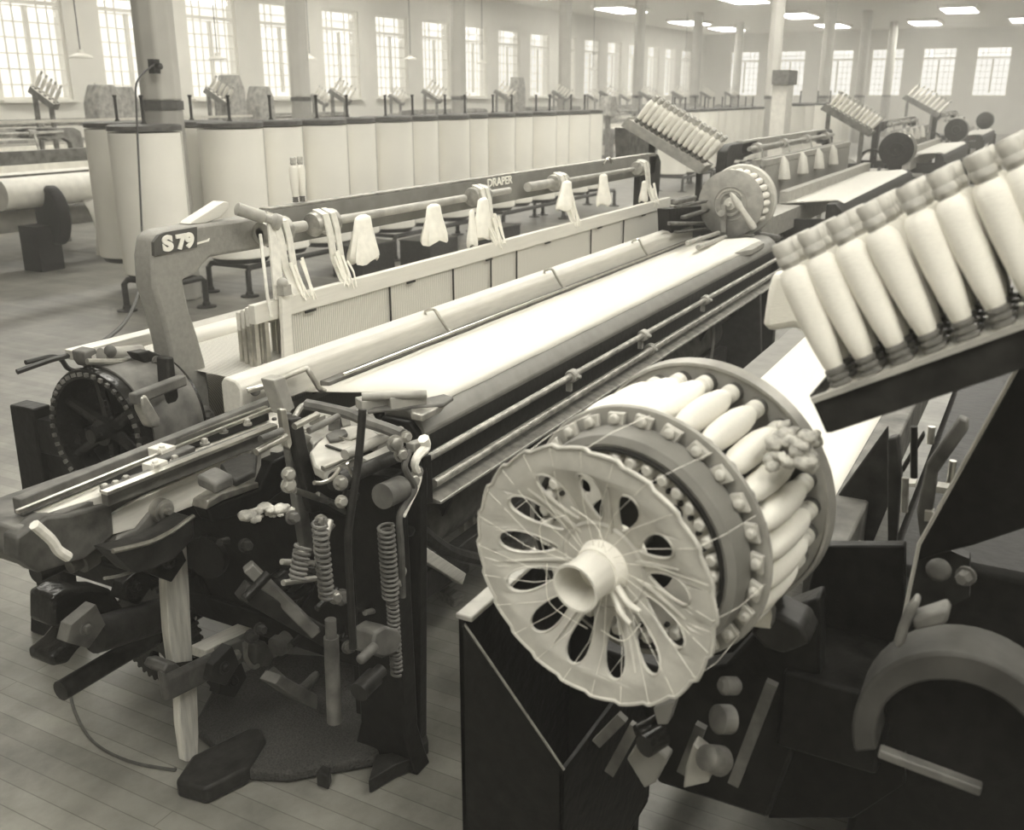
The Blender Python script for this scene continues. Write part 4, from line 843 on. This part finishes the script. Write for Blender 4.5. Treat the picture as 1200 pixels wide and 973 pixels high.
# breast beam, cloth, lay
MB().prism([(1.95, .94, .90), (1.95, .95, .84), (1.95, .95, .74), (1.95, .84, .74), (1.95, .83, .90)], (4.3, 0, 0)).build('breast_beam', 'paint_rail', G, bev=.008)
MB().prism([(2.0, .835, .903), (2.0, .82, .897), (2.0, .34, .905), (2.0, .34, .911), (2.0, .82, .903), (2.0, .835, .909)], (4.2, 0, 0)).build('cloth', 'cloth', G, smooth=True)
MB().prism([(1.9, .335, .90), (1.9, .26, .90), (1.9, .26, 1.02), (1.9, .335, 1.02)], (4.2, 0, 0)).build('hand_rail', 'iron_dusty', G, bev=.006)
MB().prism([(1.6, .30, .74), (1.6, .12, .74), (1.6, .12, .9), (1.6, .30, .9)], (.55, 0, 0)).build('lay_end', 'iron_black', G, bev=.008)
side_frame_pts = [(.98, 0), (.78, 0), (.80, .85), (.93, .85)]
fr_ = MB(); fr_.prism([(1.95, a, b) for a, b in side_frame_pts], (.07, 0, 0)); fr_.prism([(1.95, .9, .62), (1.95, -.6, .62), (1.95, -.6, .78), (1.95, .9, .8)], (.06, 0, 0)); fr_.prism([(1.95, -.5, 0), (1.95, -.7, 0), (1.95, -.66, .78), (1.95, -.5, .78)], (.07, 0, 0)); fr_.build('side_frame', 'iron_black', G, bev=.008)
fr_ = MB(); fr_.prism([(6.0, a, b) for a, b in side_frame_pts], (.07, 0, 0)); fr_.prism([(6.0, -.5, 0), (6.0, -.7, 0), (6.0, -.66, .78), (6.0, .9, .8), (6.0, .9, .62), (6., -.5, .62)], (.07, 0, 0)); fr_.build('side_frame', 'iron_black', G, bev=.008)
MB().lathe((2.0, .62, .52), (1, 0, 0), [(0, .10), (4.0, .10)], 24).build('cloth_roll', 'iron_dusty', G)
MB().bar((2.0, .8, .3), (6.0, .8, .3), .05, .1).build('front_girt', 'iron_black', G)
# arch, levers and guards at the right
def g_slab(name, pts, x, m, w=.02, bev=.004, ax='x'): return MB().prism(px(pts, ax, x), (w, 0, 0) if ax == 'x' else (0, w, 0)).build(name, m, G, bev=bev)
g_slab('arch_leg', ((1040, 515), (1052, 512), (1056, 560), (1050, 640), (1040, 645)), 2.1, 'iron_dark', .03)
g_slab('back_arm', ((1085, 545), (1124, 490), (1134, 494), (1134, 505), (1098, 556), (1090, 620), (1078, 632), (1074, 600)), 1.9, 'iron_dusty', .03)
g_slab('slide', ((1056, 548), (1082, 505), (1084, 512), (1058, 556)), 2.0, 'iron_dark', .015)
g_slab('cover', ((968, 600), (1040, 500), (1042, 590), (1018, 648), (985, 640)), 2.2, 'iron_dark', .02)
MB().bar(T(985, 632, 'x', 2.1), T(1016, 648, 'x', 2.1), .03, .03).build('cover_foot', 'tan_metal', G, bev=.005)
for (u, v, u2, v2, m) in ((1071, 560, 1071, 500, 'iron_dark'), (1060, 600, 1061, 560, 'steel_dull'), (1090, 520, 1092, 500, 'steel'), (1117, 540, 1113, 570, 'steel'), (1046, 700, 1050, 640, 'iron_dusty'), (1020, 690, 1034, 645, 'iron_dusty')):
    MB().cyl(T(u, v, 'x', 1.95), T(u2, v2, 'x', 1.95), .007, 8).build('thin_rod', m, G)
MB().bar(T(1058, 566, 'x', 2.0), T(1074, 566, 'x', 2.0), .03, .008).build('cross_plate', 'disc_metal', G)
MB().bar(T(1098, 571, 'x', 1.9), T(1112, 573, 'x', 1.9), .03, .012).build('cross_plate', 'disc_metal', G)
MB().bar(T(1084, 603, 'x', 1.9), T(1094, 604, 'x', 1.9), .02, .02).build('cross_plate', 'disc_metal', G)
g_slab('guard_plate', ((1077, 638), (1136, 535), (1240, 350), (1260, 600), (1140, 640), (1100, 650), (1070, 660)), 1.70, 'iron_black', .02)
MB().tube(px(((1052, 760), (1066, 690), (1077, 638), (1136, 532), (1240, 345)), 'x', 1.69), .0035, 6).build('guard_edge', 'disc_metal', G)
MB().prism(px(((1076, 640), (1112, 645), (1136, 655), (1136, 700), (1060, 740), (1062, 700)), 'x', 1.74), (.03, 0, 0)).build('guard_lower', 'iron_dark', G)
n_ = 26; o_ = []; i_ = []
HC = T(1120, 880, 'x', 1.45); 
for k in range(n_+1):
    a_ = math.radians(-20+k*220/n_); o_.append((math.cos(a_), math.sin(a_)))
Ro, Ri = .155, .118
MB().prism([HC+Vector((0, c_*Ro, s_*Ro*1.08)) for c_, s_ in o_]+[HC+Vector((0, c_*Ri, s_*Ri)) for c_, s_ in reversed(o_)], (.10, 0, 0)).build('pulley_hood', 'iron_mid', G, bev=.006)
MB().lathe(HC+Vector((.09, 0, 0)), (1, 0, 0), [(0, .02), (.0, .115), (.10, .115), (.1, .02)], 40).build('drive_pulley', 'iron_black', G)
MB().bar(T(1030, 880, 'x', 1.43), T(1150, 925, 'x', 1.43), .02, .016).build('hood_stay', 'iron_dusty', G, bev=.003)
MB().prism(px(((1068, 726), (1108, 713), (1113, 722), (1108, 733), (1072, 741)), 'x', 1.42), (.04, 0, 0)).build('lock_lever', 'iron_dusty', G, bev=.006)
MB().prism(px(((1046, 755), (1050, 742), (1058, 720), (1072, 703), (1078, 708), (1066, 735), (1060, 755), (1052, 762)), 'x', 1.42), (.03, 0, 0)).build('lock_bracket', 'iron_dusty', G, bev=.005)
MB().ball(T(1100, 668, 'x', 1.6), (.012, .02, .02)).bolt(T(1132, 675, 'x', 1.6), (-1, .3, 0), .012, .02).build('grease_cap', 'iron_dusty', G)
MB().box((2.45, -.55, .42), (.9, 1.5, .84)).box((2.1, -.2, .75), (.2, .6, .5)).box((3.4, -.55, .46), (2.6, 1.5, .92)).build('dark_fill', 'iron_black', G, bev=.02)  # plain black blocks added to fill the loom's body with darkness
g_slab('rear_panel', ((930, 760), (960, 640), (1060, 640), (1060, 920), (1000, 960), (900, 960)), 1.80, 'iron_black', .03)

# ================================================================== WHITE DRUMS ON THEIR STAND
DR = .31
dr = thing('drum', (0, 0, .36), 'x', 'drum', 'white drums')
MB().lathe((0, 0, 0), (0, 0, 1), [(0, DR-.01), (.01, DR), (1.22, DR)], 40).build('drum_body', 'drum', dr, local=True)
MB().lathe((0, 0, 0), (0, 0, 1), [(1.235, DR+.003), (1.275, DR+.004), (1.285, DR-.01), (1.285, 0)], 40).build('top_rim', 'drum_rim', dr, local=True)
MB().lathe((0, 0, 0), (0, 0, 1), [(-.05, DR-.05), (0, DR-.02)], 40).build('base_plate', 'iron_dark', dr, local=True)
MB().lathe((0, 0, 1.29), (0, 0, 1), [(0, .03), (.02, .014), (.22, .014), (.22, .02), (.24, .02)], 8).build('spindle', 'iron_dark', dr, local=True)
MB().box((DR*.5, -DR*.875, .62), (.012, .012, 1.2), (0, 0, 0)).build('seam', 'concrete', dr, local=True, smooth=False)
first = True; drums = []
def drum(x, y, label, grp='white drums behind the S 79 loom', sc=1.):
    global first
    if first: o = dr; first = False
    else: o = copy_tree(dr)
    o.location = (x, y, .36*sc); o.scale = (sc, sc, sc); o['label'] = label; o['group'] = grp; drums.append(o); return o
drum(6.35, 7.06, 'tall white drum left of the concrete column, leftmost in the row')
drum(6.92, 8.05, 'tall white drum partly hidden directly behind the concrete column')
drum(7.56, 7.72, 'tall white drum set back just right of the concrete column')
drum(7.4, 7.06, 'tall white drum with dark rim, %s in the long row right of the column' % ORD[0])
for i in range(1, 14):
    drum(8.04+(i-1)*.648, 7.06+(.0, .05, -.02, .07)[i % 4], 'tall white drum with dark rim, %s in the long row right of the column' % ORD[i])
for k, (a_, b_) in enumerate(((6.15, 6.62), (7.2, 9.4), (9.7, 12.0), (12.4, 14.4), (14.7, 16.5), (19.6, 21.5), (21.7, 23.6), (23.8, 25.7))):
    yo = 0 if k < 5 else -.2
    t = thing('pipe_stand', ((a_+b_)/2, 7.1, 0), 'low dark pipe stand carrying the white drums, %s from the left' % ORD[k], 'stand')
    m = MB()
    for yy in (6.80+yo, 7.32+yo): m.tube([(a_, yy, .03), (a_, yy, .25), (a_+.04, yy, .28), (b_-.04, yy, .28), (b_, yy, .25), (b_, yy, .03)], .028, 10)
    m.cyl((a_+.05, 6.8+yo, .28), (a_+.05, 7.32+yo, .28), .022, 8).cyl((b_-.05, 6.8+yo, .28), (b_-.05, 7.32+yo, .28), .022, 8); m.build('pipe_frame', 'iron_dark', t)
    for xx in (a_, b_):
        for yy in (6.8+yo, 7.32+yo): MB().lathe((xx, yy, 0.001), (0, 0, 1), [(0, .09), (.012, .09), (.02, .04), (.05, .035)], 14).build('floor_flange', 'iron_dark', t)
for i, x in enumerate((19.75, 20.4, 21.05, 21.7, 22.35, 23.0, 23.65, 24.3, 24.95, 25.6)): drum(x, 6.9, 'pale drum in the farther row right of the middle tray, %s from the left' % ORD[i], 'farther white drums', .97)
for i, (x, y) in enumerate(((26.6, 6.2), (27.7, 6.2), (28.9, 6.0), (30.1, 5.9), (31.3, 5.9))): drum(x, y, 'greyish drum beyond the farther row near the far tray, %s from the left' % ORD[i], 'farthest drums', 1.25).location.z = .05*1.25
# dark crates between stand legs
for i, (u, v, u2, v2) in enumerate(((383, 278, 418, 325), (462, 274, 498, 318), (543, 268, 575, 300))):
    p = T(u, v2, 'z', 0); cr = MB().box((p.x+.35, p.y-.25, .17), (.6, .4, .34)); cr.box((p.x+.35, p.y-.25, .345), (.62, .42, .012)); o = cr.build('crate', 'iron_dark', bev=.005); me_off(o, Vector((p.x+.35, p.y-.25, 0)))
    tag(o, 'low dark wooden crate on the floor under the drums, %s from the left' % ORD[i], 'crate')

# ================================================================== CORD FROM THE COLUMN
cp_ = [Vector((6.58, 7.1, 2.15)), T(161, 95, 'y', 7.0), T(160, 130, 'y', 6.9), T(163, 200, 'y', 6.6), T(167, 290, 'y', 6.2), T(166, 320, 'y', 5.6), T(160, 350, 'y', 4.8), T(146, 378, 'y', 4.0), T(118, 402, 'y', 3.1), T(90, 414, 'y', 2.75), T(60, 422, 'y', 2.6), T(20, 436, 'y', 2.6)]
o = MB().tube(cp_, .009, 6, 6).build('electric_cord', 'rubber'); me_off(o, cp_[8]); tag(o, 'long black electric cord running down from the column to the pulley end', 'cord')
c2 = [T(30, 425, 'y', 2.7), T(60, 418, 'y', 2.7), T(72, 422, 'y', 2.7), T(80, 432, 'y', 2.7), T(95, 436, 'y', 2.7), T(112, 436, 'y', 2.7)]
o = MB().tube(c2, .008, 6, 6).build('electric_cord', 'rubber'); me_off(o, c2[2]); tag(o, 'short looped black cord end behind the belt pulley', 'cord')
# ================================================================== THE OTHER LOOMS OF THE HALL
def generic(name_loc, label, Lx=5.2, mats=('hazed_iron', 'hazed_dark', 'bg_pale', 'heddle'), group=None, detail=True, hz1=1.17, rail=None):
    a, b, c_, h_ = mats
    o = thing('power_loom', name_loc, label, 'loom', group)
    P = lambda mb, n, m, **k: mb.build(n, m, o, local=True, **k)
    for x in (.0, Lx-.9):
        f = MB(); 
        for pts in ([(1.4, 0), (1.6, 0), (1.57, .93), (1.43, .93)], [(2.85, 0), (3.08, 0), (3., .9), (2.88, .9)], [(1.5, .76), (2.95, .74), (2.95, .86), (1.5, .92)], [(1.5, .3), (2.95, .3), (2.95, .38), (1.5, .38)]): f.prism([(x, p, q) for p, q in pts], (.07, 0, 0))
        P(f, 'side_frame', b)
    P(MB().prism([(0, p, q) for p, q in ((1.47, .79), (1.6, .79), (1.6, 1.04), (1.53, 1.045), (1.48, 1.0), (1.465, .95))], (Lx-.8, 0, 0)), 'breast_beam', b)
    P(MB().prism([(.2, p, q) for p, q in ((1.495, 1.035), (1.55, 1.062), (1.97, 1.02), (1.97, 1.012), (1.55, 1.052))], (Lx-1.3, 0, 0)), 'cloth', c_)
    P(MB().prism([(-.7, 1.85, .84), (-.7, 2.05, .84), (-.7, 2.05, 1.0), (-.7, 1.85, 1.0)], (Lx+.6, 0, 0)), 'lay', a)
    P(MB().box((Lx/2-.3, 2.0, 1.06), (Lx-1.0, .07, .10)), 'hand_rail', rail or c_)
    for yy in (2.22, 2.30): P(MB().box((Lx/2-.3, yy, hz1), (Lx-1.2, .04, .05)), 'harness_frame', a)
    P(MB().box((Lx/2-.3, 2.22, (hz1+.86)/2-.01), (Lx-1.25, .03, hz1-.9)), 'heddles', h_)
    for k in range(4):
        if rail: P(MB().lathe((.9+k*.75, 2.2, 1.36), (0, 0, -1), [(0, .02), (.05, .06), (.2, .09), (.22, .05)], 10), 'cotton_tuft', c_)
    ar = MB()
    prof = [(0, .86), (.14, .86), (.10, 1.1), (.12, 1.3), (.22, 1.36), (.45, 1.34), (.5, 1.36), (.9, 1.385), (.9, 1.5), (.05, 1.49), (-.05, 1.44), (-.07, 1.3), (-.04, 1.05)]
    P(MB().prism([(p, 2.44, q) for p, q in prof], (0, .09, 0)), 'arch', b, bev=.01); P(MB().prism([(Lx-.83-p, 2.44, q) for p, q in prof], (0, .09, 0)), 'arch', b, bev=.01)
    P(MB().prism([(.4, 2.44, 1.39), (.4, 2.46, 1.39), (.4, 2.46, 1.49), (.4, 2.5, 1.49), (.4, 2.5, 1.505), (.4, 2.44, 1.505)], (Lx-1.6, 0, 0)), 'top_rail', a)
    sh = MB().cyl((.4, 2.38, 1.44), (Lx-1.1, 2.38, 1.44), .02, 8)
    for x in (.6, 1.6, 2.6, 3.6): sh.cyl((x, 2.38, 1.44), (x+.1, 2.38, 1.44), .045, 12); sh.box((x+.05, 2.3, 1.31), (.03, .012, .26), (-.25, 0, 0))
    P(sh, 'roller_shaft', a)
    P(MB().lathe((0, 2.95, .62), (1, 0, 0), [(0, .04), (.1, .04), (.1, .33), (.12, .33), (.12, .26), (Lx-1.1, .26), (Lx-1.1, .33), (Lx-1.08, .33), (Lx-1.08, .04)], 28), 'warp_beam', a)
    P(MB().lathe((.1, 1.72, .5), (1, 0, 0), [(0, .12), (Lx-1.1, .12)], 20), 'cloth_roll', c_)
    P(MB().lathe((-.3, 2.47, .905), (1, 0, 0), [(0, .205), (0, .17), (.2, .17), (.2, .2)], 32, True).box((-.2, 2.47, .905), (.04, .06, .38)).box((-.2, 2.47, .905), (.04, .38, .06)), 'pulley', b)
    cx_ = Lx-.05
    bd = MB().lathe((cx_, 1.79, 1.23), (1, 0, 0), [(0, .02), (0, .2), (.005, .212), (.02, .2), (.02, .02)], 40, True).lathe((cx_-.01, 1.79, 1.23), (1, 0, 0), [(0, .07), (-.01, .08), (0, .09)], 24, True)
    D = P(bd, 'battery_disc', b); P(MB().lathe((cx_+.02, 1.79, 1.23), (1, 0, 0), [(0, .16), (.2, .16)], 24), 'battery_core', b)
    P(MB().lathe((cx_+.22, 1.79, 1.23), (1, 0, 0), [(0, .17), (0, .222), (.03, .222), (.03, .17)], 40, True), 'battery_ring', a)
    st = MB().prism([(cx_+.1, 1.7, 0), (cx_+.1, 1.95, 0), (cx_+.1, 1.86, 1.1), (cx_+.1, 1.72, 1.1)], (.08, 0, 0)); P(st, 'battery_stand', b)
    rq = random.Random(4)
    for k in range(9):
        x = rq.choice((rq.uniform(-.5, .3), rq.uniform(Lx-.9, Lx+.1))); y = rq.uniform(1.6, 2.7); z = rq.uniform(.3, 1.1)
        rc = MB().cyl((x, y, z), (x+rq.uniform(.1, .3), y+rq.uniform(-.05, .05), z+rq.uniform(-.1, .1)), rq.uniform(.012, .03), 8); P(rc, 'lever', b)
    return o
kid_cache.clear()
def clone(o, loc, label, group=None):
    c = o.copy(); col.objects.link(c); c.location = loc; c['label'] = label
    if group: c['group'] = group
    for k in kc(o):
        q = k.copy(); col.objects.link(q); q.parent = c
    return c
g2 = generic((8.42, 0, 0), 'second power loom of the middle row with dark arch, just beyond the S 79 battery', mats=('tan_metal', 'iron_dark', 'wood_lay', 'harness_brown'), hz1=1.33, rail='tan_metal')
hall = [(g2, 8.15)]
clone(g2, (16.4, .0, 0), 'third power loom of the middle row, behind the small dark battery wheel')
clone(g2, (24.4, .0, 0), 'farthest power loom of the middle row toward the end windows')
def small_tray(x, y, z, label, n=8, deep=1, kind='far', sc=1.25, dark=True, f=1, grp='bobbins in the far trays', lab=None, short=''):
    return tray(label, (x, y, z), row2, up2, (1, 0, 0), n, deep, .062 if n > 8 else .1, .07, kind, grp, lab or ('tiny %s-row bobbin, %s from top, '+short), sc=sc, side=.09, m='hazed_dark', mt_='bg_pale', margin=.05, float=True)
p = T(972, 124, 'x', 13.9)
small_tray(p.x, p.y, p.z, 'tray of bobbins leaning above the second loom battery', 11, 2, lab='bobbin in the tray above the dark wheel, %s row, %s from high end', grp='bobbins in the second far tray', sc=1.05)
p = T(1064, 113, 'x', 22.5)
small_tray(p.x, p.y, p.z, 'tray of bobbins near the right edge before the end windows', 8, 1, sc=1.5, lab='bobbin in the farthest tray at the right edge, %s row, %s from its high end', grp='bobbins in the farthest tray')
for k in range(20):
    a_ = 2*PI*k/20
    if math.sin(a_) > -.5 and math.cos(a_) > -.6: place_bob('far', Vector((13.59, 1.79-math.cos(a_)*-.19, 1.23+math.sin(a_)*.19)), (1, 0, 0), 'tiny white bobbin in the dark battery wheel of the second loom, %s round' % ORD[k], 'bobbins in the second loom battery', scale=1.0)
gb = None
for r, (dy, xs_, nm) in enumerate(((8.75, (4.6, 11.2, 17.8, 24.4, 31, 37.6, 44.2), 'row behind the white drums'), (12.4, (8.5, 15.1, 21.7, 28.3, 34.9, 41.5), 'row along the window wall'))):
    for i, x in enumerate(xs_):
        lab = 'hazy power loom in the %s, %s from the left' % (nm, ORD[i])
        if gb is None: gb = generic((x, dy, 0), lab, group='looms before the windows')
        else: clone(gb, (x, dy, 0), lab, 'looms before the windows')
        for q in range(2):
            if i > 5: continue
            w_ = ('near end', 'far end')[q]
            small_tray(x+(1.6, 4.9)[q], dy+3.85, 1.97-.1*r, 'tilted bobbin tray at the %s of a loom, %s in the %s' % (w_, ORD[i], ('drum-side row', 'window row')[r]), 5, 1, sc=1.35, short='%s tray, %s loom, %s' % (w_.replace(' ', '-'), ORD[i], 'drum-side row' if r == 0 else 'window row'))
# hooded motors and lamps standing up above the looms
for i, (u, v, y) in enumerate(((277, 95, 12.6), (312, 108, 12.6), (128, 108, 11.8), (150, 110, 12.2), (612, 95, 13), (720, 118, 9.4))):
    p = T(u, v, 'y', y); o = thing('machine_hood', (p.x, p.y, 1.4), 'hazy dark hood standing up above the looms, %s from the left' % ['third', 'fourth', 'first', 'second', 'fifth', 'sixth'][i], 'machine hood')
    h = p.z+.1-1.4
    MB().prism([(-.22, 0, 0), (.22, 0, 0), (.2, 0, h*.7), (.1, 0, h), (-.12, 0, h), (-.22, 0, h*.6)], (0, .3, 0)).build('hood', 'hazed_iron', o, local=True, bev=.02)
    MB().box((0, .15, -.7), (.1, .1, 1.39)).build('post', 'hazed_dark', o, local=True)
# big cloth roll with dark wheel at the left edge, sheet draped to the floor
t = thing('cloth_loom', (9.0, 10.2, 0), 'loom end at the left edge with a white cloth roll and a dark wheel', 'loom')
xl = T(60, 215, 'y', 9.9).x
MB().lathe((xl-.6, 10.0, .86), (1, 0, 0), [(0, .17), (3.0, .17)], 32).build('cloth_roll', 'bg_pale', t)
MB().lathe((T(74, 238, 'y', 9.7).x-.12, 9.85, .60), (1, -.25, 0), [(0, .05), (0, .30), (.04, .33), (.12, .33), (.14, .30), (.14, .05)], 32).build('end_wheel', 'iron_black', t)
MB().box((xl-.2, 9.95, .25), (.3, .3, .5)).build('stand', 'iron_black', t)
MB().bar((xl-1, 9.75, 1.25), (xl+3, 9.75, 1.25), .08, .14).build('top_beam', 'hazed_dark', t)
MB().bar((xl-1, 9.6, 1.62), (xl+3, 9.6, 1.62), .03, .03).build('hand_rail', 'bg_pale', t)
sh = MB(); vs = []; n1, n2 = 14, 8
for i in range(n1+1):
    for j in range(n2+1):
        x = xl+.35+2.6*i/n1; s = j/n2; y = 9.86-.10*s-.10*math.sin(s*3.1); z = .72-.62*s+.03*math.sin(i*1.3+s*3)
        vs.append((x, y, z))
sh.add(vs, [(i*(n2+1)+j, i*(n2+1)+j+1, (i+1)*(n2+1)+j+1, (i+1)*(n2+1)+j) for i in range(n1) for j in range(n2)])
o = sh.build('cloth_sheet', 'fabric_sheet', None); me_off(o, Vector((xl+1.5, 9.8, 0))); o.modifiers.new('s', 'SOLIDIFY').thickness = .01; tag(o, 'white cloth sheet hanging to the floor left of the drums', 'cloth')
# wall-side post with small sign box among the looms
t = thing('sign_post', (24.5, 5.2, 0), 'pale post with a dark box on top, right of the farther drums', 'post')
p = T(918, 98, 'y', 5.2); t.location = (p.x, 5.2, 0)
MB().box((0, 0, p.z/2), (.55, .3, p.z)).build('post', 'bg_pale', t, local=True); MB().box((0, -.02, p.z+.12), (.75, .34, .28)).build('box', 'iron_dusty', t, local=True)

# thin haze of lint and light in the depth of the hall
hm = bpy.data.materials.new('haze'); hm.use_nodes = True; nt = hm.node_tree; nt.nodes.remove(nt.nodes['Principled BSDF'])
vs_ = nt.nodes.new('ShaderNodeVolumeScatter'); vs_.inputs['Color'].default_value = (1, .98, .92, 1); vs_.inputs['Density'].default_value = .0095; nt.links.new(vs_.outputs[0], nt.nodes['Material Output'].inputs['Volume']); MATS['haze'] = hm
hz = MB().box(((XB+XF)/2, (YL+YR)/2, ZC/2), (XF-XB+1.2, YL-YR+1.2, ZC+.8)).build('haze', 'haze', smooth=False); tag(hz, 'thin pale haze of dusty air filling the hall', 'haze', kind='stuff')
# ================================================================== LIGHT, CAMERA
W = bpy.data.worlds.new('sky'); bpy.context.scene.world = W; W.use_nodes = True
W.node_tree.nodes['Background'].inputs[0].default_value = (1., .965, .86, 1); W.node_tree.nodes['Background'].inputs[1].default_value = 1.5
cam = bpy.data.cameras.new('camera'); co = bpy.data.objects.new('camera', cam); col.objects.link(co)
cam.sensor_width = 36; cam.lens = FPX/1200*36; cam.clip_end = 200; cam.clip_start = .05
M = Matrix((Rv, Uv, -Fv)).transposed().to_4x4(); M.translation = Cv; co.matrix_world = M
cam.dof.use_dof = True; cam.dof.focus_distance = 3.0; cam.dof.aperture_fstop = 5.0
sc = bpy.context.scene; sc.camera = co
sc.view_settings.view_transform = 'Standard'; sc.view_settings.look = 'None'; sc.view_settings.exposure = 0; sc.view_settings.gamma = 1; sc.view_settings.use_curve_mapping = False
sc.cycles.use_denoising = True; sc.cycles.max_bounces = 6
sc.cycles.sample_clamp_indirect = 6
